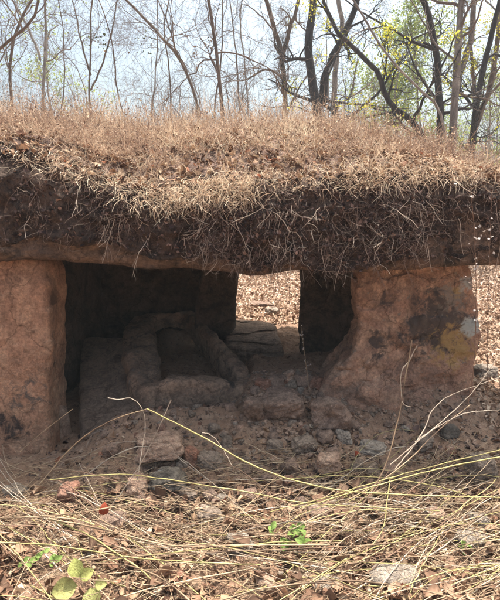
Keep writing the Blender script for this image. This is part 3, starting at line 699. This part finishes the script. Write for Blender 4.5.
# the tangle in front: each stalk a thing
tang_lab = {'stalk_tan': 'thin tan dry stalk lying in the tangle before the dolmen', 'stalk_yellow': 'thin yellow dry stalk lying in the tangle before the dolmen',
            'stalk_pale': 'thin bleached dry stalk lying in the tangle before the dolmen', 'stalk_brown': 'thin brown dry stalk lying in the tangle before the dolmen'}
for i in range(300):
    m_ = random.choice(['stalk_tan'] * 7 + ['stalk_yellow'] * 2 + ['stalk_pale'] * 2 + ['stalk_brown'])
    x = random.uniform(-1.7, 1.3); y = random.uniform(1.35, 2.3) if i % 4 else random.uniform(1.9, 2.5)
    a = random.gauss(0, .38) if random.random() < .8 else random.uniform(-1.2, 1.2)
    a += .24 * math.tanh((x + .5) * 1.6)
    L = random.uniform(.35, 1.5); sag = random.uniform(.01, .12)
    if random.random() < .5: x, a = x + L, a + math.pi
    s = np.linspace(0, 1, 5); bx = random.gauss(0, .08)
    px_ = x + np.cos(a) * L * s - np.sin(a) * bx * np.sin(np.pi * s); py_ = y + np.sin(a) * L * s + np.cos(a) * bx * np.sin(np.pi * s)
    if py_.max() > 2.75 or py_.min() < .8: continue
    pz_ = height(px_, py_) + .012 + sag * np.sin(np.pi * s) + random.uniform(0, .05) * s
    stalk_obj('dry_stalk', np.stack([px_, py_, pz_], -1), (1.0 + 2.8 * random.random() ** 1.6) * mm, random.uniform(.7, 1.4) * mm, M[m_], tang_lab[m_], group='dry stalks tangled in front of the dolmen', n=14, sides=5, jit=.0018)
for i in range(64):
    m_ = random.choice(['stalk_tan', 'stalk_tan', 'stalk_yellow', 'stalk_pale', 'stalk_brown'])
    side = 1 if i < 44 else -1
    x = random.uniform(.0, .9) if side > 0 else random.uniform(-1.0, -.1); y = random.uniform(1.5, 2.1); a = random.gauss(.5, .2); L = random.uniform(.5, 1.2); s = np.linspace(0, 1, 5); l_ = random.uniform(.04, .16)
    px_ = x + side * np.cos(a) * L * s; py_ = np.minimum(y + np.sin(a) * L * s, 2.72); pz_ = height(px_, py_) + .015 + l_ * s ** 1.3 + random.uniform(0, .03) * np.sin(np.pi * s)
    stalk_obj('dry_stick', np.stack([px_, py_, pz_], -1), random.uniform(1.6, 3.4) * mm, random.uniform(.8, 1.4) * mm, M[m_], 'dry stick slanting up out of the tangle toward the ' + ('right' if side > 0 else 'left') + ' upright', group='sticks slanting out of the tangle', n=14, sides=5, jit=.0018)
# upright dead stalks with small leaves
def dead_plant(path, r0, mat, label, nl, lsize, lm, tmin=.3, nbr=5):
    base = path[0]; o = empty('dead_weed', base, label, 'dead plant')
    P = resample(path, 24, .001)[None] - base; Rr = np.linspace(r0, r0 * .5, 24)[None]
    P2, R2 = children(P, Rr, nbr, .16, .45, .25, tmin, 24, .05)
    PP = np.concatenate([P, P2]); RR = np.concatenate([Rr, R2])
    V, Q = tubes(PP, RR, 4); link('stem', mesh('stem', V, Q, None, [mat], np.full(len(V), .5)), o)
    allp = PP.reshape(-1, 3)[24:] if nbr else PP.reshape(-1, 3)
    for k in range(nl):
        q = allp[rng.integers(len(allp))] if (k % 2 and nbr) else P[0, int(rng.integers(int(24 * tmin), 24))]
        V, Q, T, v = leaves(q[None], lsize * rng.uniform(.6, 1.3), 1.2, .5)
        link('leaf', mesh('leaf', V, Q, T, [lm], v), o)
dead_plant([at(466, 415, 2.45), at(476, 358, 2.45), at(476, 260, 2.45), at(474, 225, 2.45), at(470, 185, 2.45)], 2.4 * mm, M['stalk_brown'], 'slender brown weed with pale dried leaflets before the right end of the capstone', 34, .016, M['ashleaf'], .45, 7)
dead_plant([at(487, 400, 2.6), at(488, 300, 2.6), at(490, 240, 2.6), at(492, 190, 2.6)], 2.0 * mm, M['stalk_brown'], 'thin bare weed standing at the right edge beside the leafier one', 8, .014, M['ashleaf'], .5, 4)
dead_plant([at(309, 390, 3.0), at(307, 372, 3.0), at(304, 350, 3.0), at(301, 326, 3.0)], 1.8 * mm, M['stalk_tan'], 'small dry weed with grey leaflets standing on the ridge in front of the gap', 22, .014, M['ashleaf'], .3, 4)
dead_plant([at(267, 430, 2.8), at(268, 400, 2.8), at(266, 385, 2.8), at(268, 372, 2.8)], 1.0 * mm, M['stalk_brown'], 'wispy bare weed stem in front of the wide brown rock', 3, .010, M['ashleaf'], .4, 2)
dead_plant([at(247, 372, 3.1), at(245, 345, 3.1), at(244, 320, 3.1)], .7 * mm, M['stalk_tan'], 'hair-thin pale stem standing right of the cist', 2, .008, M['ashleaf'], .4, 2)

# ------------------------------------------------------------------ green plants and single fallen leaves
def one_leaf(name, pos, size, nrm, direc, mat, parent=None, wid=1.0, curl=.15, label=None, group=None):
    n_ = 7; s = np.linspace(0, 1, n_); wv = np.sin(np.pi * s ** .8) ** .8 * .34 * wid
    rows = []
    for j in range(n_):
        for u in (-1, -.5, 0, .5, 1):
            rows.append((u * wv[j], s[j], abs(u) * wv[j] * .5 + curl * (s[j] - .5) ** 2 * -2 + .015 * math.sin(9 * s[j] + 4 * u)))
    L = np.array(rows) * size
    nr = unit(np.array(nrm, float)); d = np.array(direc, float); d = unit(d - nr * d.dot(nr)); a_ = np.cross(d, nr)
    V = L[:, :1] * a_ + L[:, 1:2] * d + L[:, 2:3] * nr
    I = np.arange(n_ * 5).reshape(n_, 5); Q = np.stack([I[:-1, :-1], I[:-1, 1:], I[1:, 1:], I[1:, :-1]], -1).reshape(-1, 4)
    o = link(name, mesh(name, V, Q, None, [mat], rng.random() * .5 + .25 + 0 * V[:, 0]), parent, pos)
    if label: tag(o, label, 'leaf', group)
    return o
def seedling(px, py, Yd, hgt, n_leaves, size, mat, label, spread=.06):
    b0 = at(px, py, Yd); gz = float(height(b0[0], b0[1])); base = np.array([b0[0], b0[1], gz])
    o = empty('seedling', base, label, 'green plant')
    for k in range(max(1, n_leaves // 4)):
        tip = np.array([random.gauss(0, spread), random.gauss(0, spread), hgt * random.uniform(.7, 1.1)])
        P = resample([[0, 0, 0], tip * [.3, .3, .6], tip], 10)[None]
        V, Q = tubes(P, np.linspace(1.6, .8, 10)[None] * mm, 5); link('stem', mesh('stem', V, Q, None, [M['stalk_tan']], np.full(len(V), .3)), o)
        for j in range(4):
            q = P[0, random.choice([5, 7, 8, 9])]; an = random.uniform(0, 6.28)
            one_leaf('leaf', q, size * random.uniform(.7, 1.2), (random.gauss(0, .4), -.5 + random.gauss(0, .4), 1), (math.cos(an), math.sin(an), random.uniform(-.2, .4)), mat, o, 1.1)
seedling(277, 538, 1.92, .13, 22, .040, M['green'], 'green leafy seedling growing among straw near the middle')
seedling(36, 552, 1.84, .085, 12, .034, M['green'], 'small bright green seedling at the lower left')
seedling(206, 545, 1.85, .03, 4, .028, M['green'], 'tiny green sprout right of the lower left leaves')
seedling(458, 532, 1.86, .05, 5, .03, M['green'], 'sparse green sprig among straw at lower right')
seedling(84, 478, 2.25, .03, 4, .022, M['lime'], 'tiny yellow-green sprout beside the left upright foot')
o = empty('broad_leaf_seedling', at(84, 592, 1.68) - [0, 0, .02], 'large pale yellow-green leaves of a wilting seedling at bottom left', 'green plant')
ob = np.array(o.location)
for (px, py, s, dx, dz) in [(75, 570, .075, -.3, .9), (66, 590, .10, -.9, -.4), (93, 596, .085, .2, -.9), (84, 576, .06, .6, .4), (100, 585, .05, .9, .1)]:
    q = at(px, py, 1.66); one_leaf('leaf', q - ob - np.array([dx, 0, dz]) * s * .5, s, (.1, -1, .9), (dx, .1, dz), M['lime'], o, 1.2, .1)
P = resample([[-.0, 0, -.03], [0, 0, .02], [-.01, .01, .06]], 8)[None]; V, Q = tubes(P, np.full((1, 8), .0016), 5); link('stem', mesh('stem', V, Q, None, [M['stalk_tan']], np.full(len(V), .6)), o)
q = at(103, 512, 2.0); one_leaf('fallen_leaf', q - [0, 0, .02], .06, (.3, -1, .3), (.1, .2, 1), M['red'], wid=1.1, curl=.3, label='bright red dry leaf standing upright in the tangle at left')
for (px, py, s, m_, lab) in [(212, 478, .085, 'orange', 'orange-brown leaf right of the dark speckled rock'), (196, 484, .06, 'orange', 'smaller orange leaf touching the dark speckled rock'),
    (36, 497, .075, 'orange', 'dull orange leaf beside the flat pale stone at far left'), (372, 462, .06, 'litter', 'curled brown leaf below the flat pale stone at right'),
    (352, 458, .05, 'red', 'dark red leaf between the pebble and the right boulder'), (262, 545, .05, 'orange', 'rusty leaf hanging beside the green seedling')]:
    q = ground_at(px, py); an = random.uniform(0, 3); one_leaf('fallen_leaf', q + [0, 0, .012], s, (random.gauss(0, .2), -.4, 1), (math.cos(an), math.sin(an) * .4, 0), M[m_], wid=1.1, curl=.5, label=lab)

# ------------------------------------------------------------------ dry grass on the mound (stuff)
def surf(x, lo, hi, n):
    i = rng.integers(8, nu - 14, n) if x is None else x
    j = rng.integers(int(lo * nv), int(hi * nv), n)
    return G[i, j] + (G[np.minimum(i + 1, nu - 1), j] - G[i, j]) * rng.random((n, 1))
def ribbons(P, Wd):
    M_, N_, _ = P.shape; T = unit(np.gradient(P, axis=1)); A = unit(np.cross(T, rng.normal(0, 1, (M_, 1, 3))))
    V = np.stack([P - A * Wd[..., None], P + A * Wd[..., None]], 2)
    I = np.arange(M_ * N_ * 2).reshape(M_, N_, 2)
    return V.reshape(-1, 3), np.stack([I[:, :-1, 0], I[:, :-1, 1], I[:, 1:, 1], I[:, 1:, 0]], -1).reshape(-1, 4)
def grass(n_tuft, lo, hi, k, Lr, wd, name, label, mat, flop=0.0, up=.8, spread=.55, wig=.28):
    s = surf(None, lo, hi, n_tuft)
    keep = rng.random(n_tuft) < np.clip(.62 + fbm(s, 3.2, 3, 12) * 1.1, .06, 1); s = s[keep]; n_tuft = len(s)
    S_ = np.repeat(s, k, 0) + rng.normal(0, .015, (n_tuft * k, 3)) * [1, 1, .3]
    S_[:, 2] -= .01
    d = rng.normal(0, spread, (n_tuft * k, 3)) + [0, -flop, up]
    L = rng.uniform(*Lr, n_tuft * k) * np.repeat(rng.uniform(.6, 1.25, n_tuft), k)
    P = walk(S_, d, L, 5, wig, -.08)
    V, Q = ribbons(P, (rng.uniform(wd[0], wd[1], len(P))[:, None] * np.array([1, .95, .85, .7, .3])[None]))
    v = np.repeat(np.clip(np.repeat(rng.random(n_tuft), k) * .6 + rng.random(len(P)) * .45 - .05 + np.repeat(fbm(s, 2.2, 3, 31) * .3, k), 0, 1), 10)
    return tag(link(name, mesh(name, V, Q, None, [mat], v, shade=False)), label, 'grass', kind='stuff')
grass(4300, .57, .86, 9, (.05, .17), (.0008, .0018), 'dry_grass', 'fluffy straw-coloured dry grass covering the top of the capstone', M['straw'])
grass(2900, .50, .68, 8, (.03, .10), (.0007, .0015), 'dry_grass', 'matted straw grass creeping over the upper front edge', M['straw'], flop=.5, up=.25, spread=.6, wig=.4)
grass(1500, .43, .52, 6, (.04, .14), (.0006, .0013), 'dry_grass', 'sparse straw grass drooping over the dark soil face', M['straw'], flop=.6, up=-.2, spread=.5, wig=.4)
grass(900, .70, .88, 5, (.14, .32), (.0008, .0016), 'tall_grass', 'taller dead grass stems along the crest of the mound', M['straw'], up=1.2, spread=.3, wig=.1)
def drape(n, xc, xw, lo, hi, label, Lr=(.05, .15), k=7):
    w_ = sum(np.exp(-((xs - c) / ww) ** 2) for c, ww in zip(xc, xw)); w_[:8] = 0; w_[-12:] = 0
    i = rng.choice(nu, n, p=w_ / w_.sum()); s = surf(i, lo, hi, n); S_ = np.repeat(s, k, 0) + rng.normal(0, .02, (n * k, 3))
    d = rng.normal(0, .5, (n * k, 3)) + [0, -.9, .15]; P = walk(S_, d, rng.uniform(*Lr, n * k), 7, .35, -.22)
    V, Q = ribbons(P, rng.uniform(.0008, .0017, len(P))[:, None] * np.array([1, 1, .95, .9, .8, .6, .3])[None])
    v = np.repeat(np.clip(np.repeat(rng.random(n), k) * .5 + rng.random(len(P)) * .4 + .15, 0, 1), 14)
    return tag(link('hanging_straw', mesh('hanging_straw', V, Q, None, [M['straw']], v, shade=False)), label, 'straw', kind='stuff')
drape(230, [-.35, -.12], [.26, .14], .36, .50, 'pale straw spilling over the soil left of the gap')
drape(170, [.75, 1.1], [.25, .16], .44, .54, 'golden straw spilling over the edge above the right upright')
drape(260, [-1.3, 0, .4, 1.4], [.5, .4, .5, .3], .44, .54, 'short straw fringing the top of the soil face', (.04, .11))
# low scrub with tiny dead leaves over the mound
s = surf(None, .54, .88, 2600); P = walk(s, rng.normal(0, .5, (len(s), 3)) + [0, 0, .9], rng.uniform(.08, .24, len(s)), 6, .2)
P2, R2 = children(P, np.full(P.shape[:2], .0012), 3, .45, .6, .3, .3, 6, .2)
V, Q = tubes(np.concatenate([P, P2]), np.concatenate([np.full(P.shape[:2], .0011), R2]), 3)
a = (V, Q, None, np.full(len(V), .35)); e = P2[:, rng.integers(2, 6, 2)].reshape(-1, 3)
lf = leaves(e, rng.uniform(.005, .013, len(e)), 1.5, .5); lf = (*lf[:3], lf[3] * .62)
V, Q, T, v = merge([a, lf]); tag(link('dry_scrub', mesh('dry_scrub', V, Q, T, [M['straw']], v)), 'low brittle scrub with tiny dead leaves mixed in the grass', 'scrub', kind='stuff')
pos = surf(None, .47, .8, 5200); V, Q, T, v = fine_leaves(pos + [0, -.01, .015], rng.uniform(.015, .06, len(pos)), .8, .5)
tag(link('leaf_litter', mesh('leaf_litter', V, Q, T, [M['litter']], v)), 'dry leaves caught in the grass on the capstone', 'leaf litter', kind='stuff')

# roots hanging from the soil (stuff + prominent ones as things)
xsI = np.arange(nu)
def root_sites(n, lo, hi):
    wgt = .22 + np.exp(-((xs - -.05) / .3) ** 2) * 1.0 + np.exp(-((xs - .75) / .3) ** 2) * .9 + np.exp(-((xs + .75) / .25) ** 2) * .35
    wgt[:8] = 0; wgt[-12:] = 0
    i = rng.choice(nu, n, p=wgt / wgt.sum()); return surf(i, lo, hi, n)
s = root_sites(9000, .05, .50); s = s[fbm(s * [1, .3, .45], 7, 2, 61) > -.12 + .25 * rng.normal(0, 1, len(s))]
d = rng.normal(0, .55, (len(s), 3)) + [0, -.35, -.55]
P = walk(s, d, rng.uniform(.03, .17, len(s)), 7, .42, -.10); P[..., 1] = np.minimum(P[..., 1], s[:, None, 1] + .01)
Rr = rng.uniform(.0005, .0013, len(s))[:, None] * np.linspace(1, .45, 7)[None]
V, Q = tubes(P, Rr, 3); v = np.repeat(rng.random(len(s)) ** 1.1, 21)
tag(link('root_mat', mesh('root_mat', V, Q, None, [M['root']], v)), 'dense mat of fine roots matted over the dark soil face', 'roots', kind='stuff')
pos = root_sites(6500, .03, .50); V, Q, T, v = fine_leaves(pos + [0, -.008, 0], rng.uniform(.008, .035, len(pos)), 1.2, .7)
tag(link('leaf_debris', mesh('leaf_debris', V, Q, T, [M['litter_dark']], v)), 'withered purplish leaf debris stuck in the soil face', 'leaf debris', kind='stuff')
s = root_sites(150, .10, .46)
for i in range(len(s)):
    d = rng.normal(0, .35, (1, 3)) + [0, -.25, -.8]; L = rng.uniform(.08, .30, 1)
    P = walk(s[i:i + 1], d, L, 14, .20, -.05); P[..., 1] = np.minimum(P[..., 1], s[i, 1] - .01 - np.linspace(0, .02, 14))
    R0 = rng.uniform(.0012, .0024) * np.linspace(1, .45, 14)[None]
    P2, R2 = children(P, R0, 3, .35, .6, -.3, .25, 14, .2, .6)
    PP = np.concatenate([P, P2]) - s[i]; V, Q = tubes(PP, np.concatenate([R0, R2]), 4)
    pale = rng.random() < .6
    o = link('hanging_root', mesh('hanging_root', V, Q, None, [M['root']], np.full(len(V), .95 if pale else .6)), loc=s[i])
    tag(o, 'pale wiry root dangling from the soil over the capstone front' if pale else 'brown wiry root dangling from the soil over the capstone front', 'root', 'roots hanging over the capstone front')

# ------------------------------------------------------------------ trees
def build_tree(spines, Yd, rad, barkm, seed, name='tree', label='', group=None, lv=(9, 6, 5, 3), brlen=.25, foliage=None, ext=2.2, up=.25, tmin=.25, lmat=None, fol_n=0, fol_size=.05, fol_zmin=None, spread=.55):
    r = np.random.default_rng(seed)
    allp, allr = [], []
    for k, sp in enumerate(spines):
        pts = [at(px, py, Yd + (k * .15)) for px, py in sp]
        if pts[0][2] > pts[-1][2]: pts = pts[::-1]
        if k == 0:
            b0 = pts[0]; gz = float(height(b0[0], Yd)) - .1
            pts = [np.array([b0[0] + (b0[0] - pts[1][0]) * .3, Yd, gz])] + pts
        top = pts[-1]; dr = unit(top - pts[-2]); 
        if k == 0 or sp[-1][1] < 4 or sp[0][1] < 4: pts.append(top + dr * ext * (1 if k == 0 else .6) + r.normal(0, .15, 3))
        P = resample(pts, 30, cuts=1); P[1:-1] += np.cumsum(r.normal(0, .013, (28, 3)), 0) * Yd / 12
        rr = rad * (1 if k == 0 else .7)
        allp.append(P); allr.append(np.linspace(rr, rr * .38, 30))
    P0 = np.stack(allp); R0 = np.stack(allr)
    base = P0[0, 0].copy()
    o = empty(name, base, label, 'tree', group)
    V, Q = tubes(P0 - base, R0, 9)
    link('trunk', mesh('trunk', V, Q, None, [barkm]), o)
    parts = []; P, Rr = P0, R0 * .8
    tps = []
    for li, kk in enumerate(lv):
        Nn = [12, 8, 6, 5][li]
        P, Rr = children(P, Rr, kk, [brlen, .58, .55, .6][li], spread, up, tmin if li == 0 else .2, Nn, [.24, .28, .3, .3][li], .55, r)
        Rr = np.maximum(Rr, .0018 * Yd / 12)
        V, Q = tubes(P - base, Rr, [6, 4, 3, 3][li]); parts.append((V, Q, None, np.zeros(len(V))))
        if li >= len(lv) - 2: tps.append(P.reshape(-1, 3))
    V, Q, T, v = merge(parts); link('branches', mesh('branches', V, Q, T, [M['twig'] if barkm is not M['bark_dark'] else M['bark_dark']]), o)
    if fol_n:
        tp = np.concatenate(tps); 
        if fol_zmin is not None: tp = tp[tp[:, 2] > fol_zmin] if (tp[:, 2] > fol_zmin).sum() > 20 else tp
        kc = 34 if lmat is M['fol_yellow'] else 18
        c = tp[r.integers(0, len(tp), max(3, fol_n // kc))]
        pos = np.repeat(c, kc, 0) + r.normal(0, fol_size * 1.9, (len(c) * kc, 3)) * np.repeat(r.uniform(.5, 1.4, len(c)), kc)[:, None]
        V, Q, T, v = leaves(pos - base, r.uniform(.5, 1.2, len(pos)) * fol_size * .9, 1.5, .3, r=r)
        link('foliage', mesh('foliage', V, Q, T, [lmat], v), o)
    return o
BD, BG, BB = M['bark_dark'], M['bark_grey'], M['bark_brown']
build_tree([[(225, 125), (217, 45), (209, 0)]], 9, .045, BB, 1, label='slim brown tree rising left of the centre of the mound', lv=(9, 6, 5, 3), lmat=M['fol_brown'], fol_n=120, fol_size=.04)
build_tree([[(203, 112), (185, 62), (155, 30), (124, -2)]], 11, .045, BB, 2, label='thin tree bowing to the left across the sky', lv=(8, 6, 5, 3))
build_tree([[(90, 112), (92, 50), (96, 0)], [(91, 75), (80, 40), (70, 0)], [(91, 90), (108, 50), (120, 0)]], 14, .038, BB, 3, label='slender many-stemmed bare tree left of the bowing tree', lv=(8, 6, 5, 3))
build_tree([[(283, 120), (282, 60), (272, 28), (262, -2)], [(282, 60), (290, 30), (298, -2)]], 13, .09, BB, 4, label='forked brown bare tree just right of centre', lv=(8, 6, 5, 3), lmat=M['fol_yellow'], fol_n=60, fol_size=.05)
build_tree([[(320, 112), (316, 75), (312, 45), (318, -2)], [(323, 102), (328, 60), (342, 32), (352, 0)]], 12, .15, BD, 5, label='stout dark forked tree with yellow leaves behind the mound', lv=(8, 6, 5, 4), lmat=M['fol_yellow'], fol_n=1300, fol_size=.055, brlen=.24)
build_tree([[(336, 112), (335, 65), (343, 38), (338, 5)]], 15, .12, BG, 6, label='grey tree close behind the stout dark forked tree', lv=(7, 6, 5, 3))
build_tree([[(437, 150), (415, 115), (393, 100), (386, 70), (372, 56), (356, 36), (345, 30), (338, 12)]], 10, .085, BD, 7, label='dark crooked tree leaning far left over the mound', lv=(9, 6, 5, 3), lmat=M['fol_yellow'], fol_n=1100, fol_size=.05, ext=.6, brlen=.22)
build_tree([[(440, 152), (436, 95), (437, 60), (429, 30), (418, -2)]], 10.5, .10, BD, 8, label='dark wavy tree standing left of the pale grey trunk', lv=(8, 6, 5, 3), lmat=M['fol_yellow'], fol_n=420, fol_size=.055)
build_tree([[(452, 150), (457, 75), (462, 10), (463, -4)], [(456, 90), (470, 40), (474, 0)]], 9.5, .095, BG, 9, label='straight pale grey trunk near the right edge', lv=(8, 6, 5, 3), lmat=M['fol_yellow'], fol_n=120, fol_size=.045)
build_tree([[(472, 150), (477, 100), (485, 50), (496, 6)]], 11, .09, BD, 10, label='dark tree leaning right, behind the pale grey trunk', lv=(8, 6, 5, 3), lmat=M['fol_yellow'], fol_n=420, fol_size=.055)
build_tree([[(468, 155), (480, 120), (495, 80), (499, 20)], [(480, 120), (470, 80), (466, 30)]], 12.5, .09, BB, 11, label='brown forked tree at the right edge', lv=(8, 6, 5, 3), lmat=M['fol_yellow'], fol_n=700, fol_size=.06)
build_tree([[(450, 112), (410, 80), (385, 50), (364, 18), (350, -4)]], 8.5, .028, BG, 12, label='thin pale sapling slanting up left across the dark trunks', lv=(7, 5, 4, 2))
build_tree([[(38, 110), (40, 60), (38, 0)], [(40, 60), (30, 30), (12, 0)]], 15, .06, BG, 13, label='thin grey tree with a few green leaves at far left', lv=(8, 6, 5, 4), lmat=M['fol_green'], fol_n=700, fol_size=.06)
build_tree([[(14, 110), (10, 70), (16, 30), (40, -4)]], 10, .04, BB, 14, label='spindly brown tree at the left edge', lv=(9, 6, 5, 3), lmat=M['fol_brown'], fol_n=300, fol_size=.04)
build_tree([[(-25, 110), (-20, 60), (5, 40), (30, 20), (36, -2)]], 8, .032, BB, 15, label='tree bending into view from beyond the left edge', lv=(8, 6, 5, 3))
build_tree([[(170, 118), (168, 70), (160, 30), (165, -4)]], 12, .025, BB, 16, label='whip-thin tree left of the slim brown tree', lv=(9, 6, 5, 3), lmat=M['fol_brown'], fol_n=80, fol_size=.04)
build_tree([[(250, 120), (247, 70), (240, 20), (243, -4)]], 18, .04, BG, 17, label='far thin grey tree in the centre of the sky', lv=(8, 6, 5, 3))
build_tree([[(120, 118), (112, 85), (113, 60), (105, 20)]], 7.5, .018, BB, 18, label='small withered shrub-like tree with dark hanging leaves', lv=(7, 5, 4), lmat=M['fol_dark'], fol_n=60, fol_size=.05, brlen=.25, ext=.3)
# pale green young trees behind
GR = 'pale green trees behind the crooked trees'
build_tree([[(395, 150), (392, 100), (398, 60)]], 20, .07, BG, 21, label='pale green leafy tree between the crooked tree and the wavy tree', group=GR, lv=(12, 7, 5), lmat=M['fol_green'], fol_n=6500, fol_size=.11, ext=.6, brlen=.42)
build_tree([[(420, 150), (417, 110), (412, 78)]], 22, .07, BG, 22, label='farther pale green tree just left of the wavy tree', group=GR, lv=(12, 7, 5), lmat=M['fol_green'], fol_n=4500, fol_size=.11, ext=.4, brlen=.42)
build_tree([[(488, 160), (492, 130), (490, 95)]], 18, .06, BG, 23, label='green bushy tree low at the right edge', group=GR, lv=(12, 7, 5), lmat=M['fol_green'], fol_n=2600, fol_size=.09, ext=.3, brlen=.42)
build_tree([[(52, 120), (50, 70), (52, 35)]], 22, .06, BG, 24, label='hazy pale green tree behind the thin grey tree', group=GR, lv=(12, 7, 5), lmat=M['fol_green'], fol_n=1400, fol_size=.10, ext=.6, brlen=.38)
build_tree([[(370, 150), (362, 120), (368, 100)]], 24, .05, BG, 25, label='low pale green tree beyond the crest, right of the stout dark tree', group=GR, lv=(12, 7, 5), lmat=M['fol_green'], fol_n=1500, fol_size=.10, ext=.3, brlen=.4)
# thin bare saplings: a few built once, copied with their parts
SG = 'bare saplings standing behind the mound'
sap = []
for k in range(5):
    px = 60 + 90 * k
    t = build_tree([[(px, 120), (px + random.uniform(-8, 8), 60), (px + random.uniform(-20, 20), 5)]], 16 + k, .03 + .006 * (k % 3), [BB, BG][k % 2], 40 + k, label='thin bare sapling in the crowd of trees behind the mound', group=SG, lv=(8, 6, 5, 2), ext=1.5)
    sap.append(t)
for i in range(15):
    src = sap[i % 5]; Yn = random.uniform(14, 34)
    x = random.uniform(-.56, .60) * Yn
    c = src.copy(); C.objects.link(c); c.location = (x, Yn, float(height(x, Yn)) - .1)
    c.rotation_euler = (0, 0, random.uniform(0, 6.28)); s_ = random.uniform(.7, 1.15); c.scale = (s_, s_, s_ * random.uniform(.9, 1.1))
    for ch in src.children:
        d2 = ch.copy(); C.objects.link(d2); d2.parent = c
# the far wood as one mass
n = 520; x = rng.uniform(-45, 45, n); y = rng.uniform(30, 60, n)
s = np.stack([x, y, height(x, y, False)], -1)
P = walk(s, rng.normal(0, .1, (n, 3)) + [0, 0, 1], rng.uniform(4, 9, n), 8, .08); Rr = rng.uniform(.02, .07, n)[:, None] * np.linspace(1, .4, 8)[None]
P2, R2 = children(P, Rr, 9, .38, .5, .4, .2, 8, .15); P3, R3 = children(P2, R2, 4, .5, .5, .3, .2, 8, .15)
V, Q = tubes(np.concatenate([P, P2, P3]), np.maximum(np.concatenate([Rr, R2, R3]), .008), 3)
tag(link('far_wood', mesh('far_wood', V, Q, None, [M['twig']])), 'far-off wood of bare grey trees beyond the nearer trunks', 'woodland', kind='stuff')
# undergrowth behind the mound
def undergrowth(n, xr, yr, hr, size, mat, label, lv=3):
    x = rng.uniform(*xr, n); y = rng.uniform(*yr, n); s = np.stack([x, y, height(x, y, False)], -1)
    P = walk(s, rng.normal(0, .3, (n, 3)) + [0, 0, 1], rng.uniform(*hr, n), 7, .12); Rr = np.full((n, 7), .006)
    P2, R2 = children(P, Rr, 6, .45, .5, .3, .2, 7, .15); e = P2[:, 2:].reshape(-1, 3); e = e[rng.random(len(e)) < .5]
    V, Q = tubes(np.concatenate([P, P2]), np.concatenate([Rr, R2]), 3); lf = leaves(e, rng.uniform(*size, len(e)), 1.5, .4)
    V, Q, T, v = merge([(V, Q, None, np.full(len(V), .3)), lf])
    tag(link('undergrowth', mesh('undergrowth', V, Q, T, [mat], v)), label, 'undergrowth', kind='stuff')
undergrowth(500, (-9, 9), (8, 14), (.8, 2.6), (.03, .08), M['fol_brown'], 'withered brown undergrowth behind the mound')
undergrowth(260, (3, 12), (9, 18), (.8, 2.4), (.04, .10), M['fol_green'], 'pale green undergrowth at the right behind the dolmen')
undergrowth(500, (-26, -3), (14, 30), (1.5, 4.5), (.05, .12), M['fol_brown'], 'hazy brown thicket at the left behind the mound')

# ------------------------------------------------------------------ haze
hm = bpy.data.materials.new('haze'); hm.use_nodes = True; t = hm.node_tree; t.nodes.clear()
pv = t.nodes.new('ShaderNodeVolumePrincipled'); pv.inputs['Color'].default_value = (.86, .93, .96, 1); pv.inputs['Density'].default_value = .0022
ou = t.nodes.new('ShaderNodeOutputMaterial'); t.links.new(pv.outputs[0], ou.inputs['Volume'])
hx, hy0, hy1, hz0, hz1 = 70, -12, 75, -4, 16
V = np.array([(x, y, z) for z in (hz0, hz1) for y in (hy0, hy1) for x in (-hx, hx)], float)
hz = link('haze', mesh('haze', V, [(0, 2, 3, 1), (4, 5, 7, 6), (0, 1, 5, 4), (2, 6, 7, 3), (0, 4, 6, 2), (1, 3, 7, 5)], mats=[hm], shade=False)); tag(hz, 'pale dry haze in the forest air', 'haze', kind='stuff')
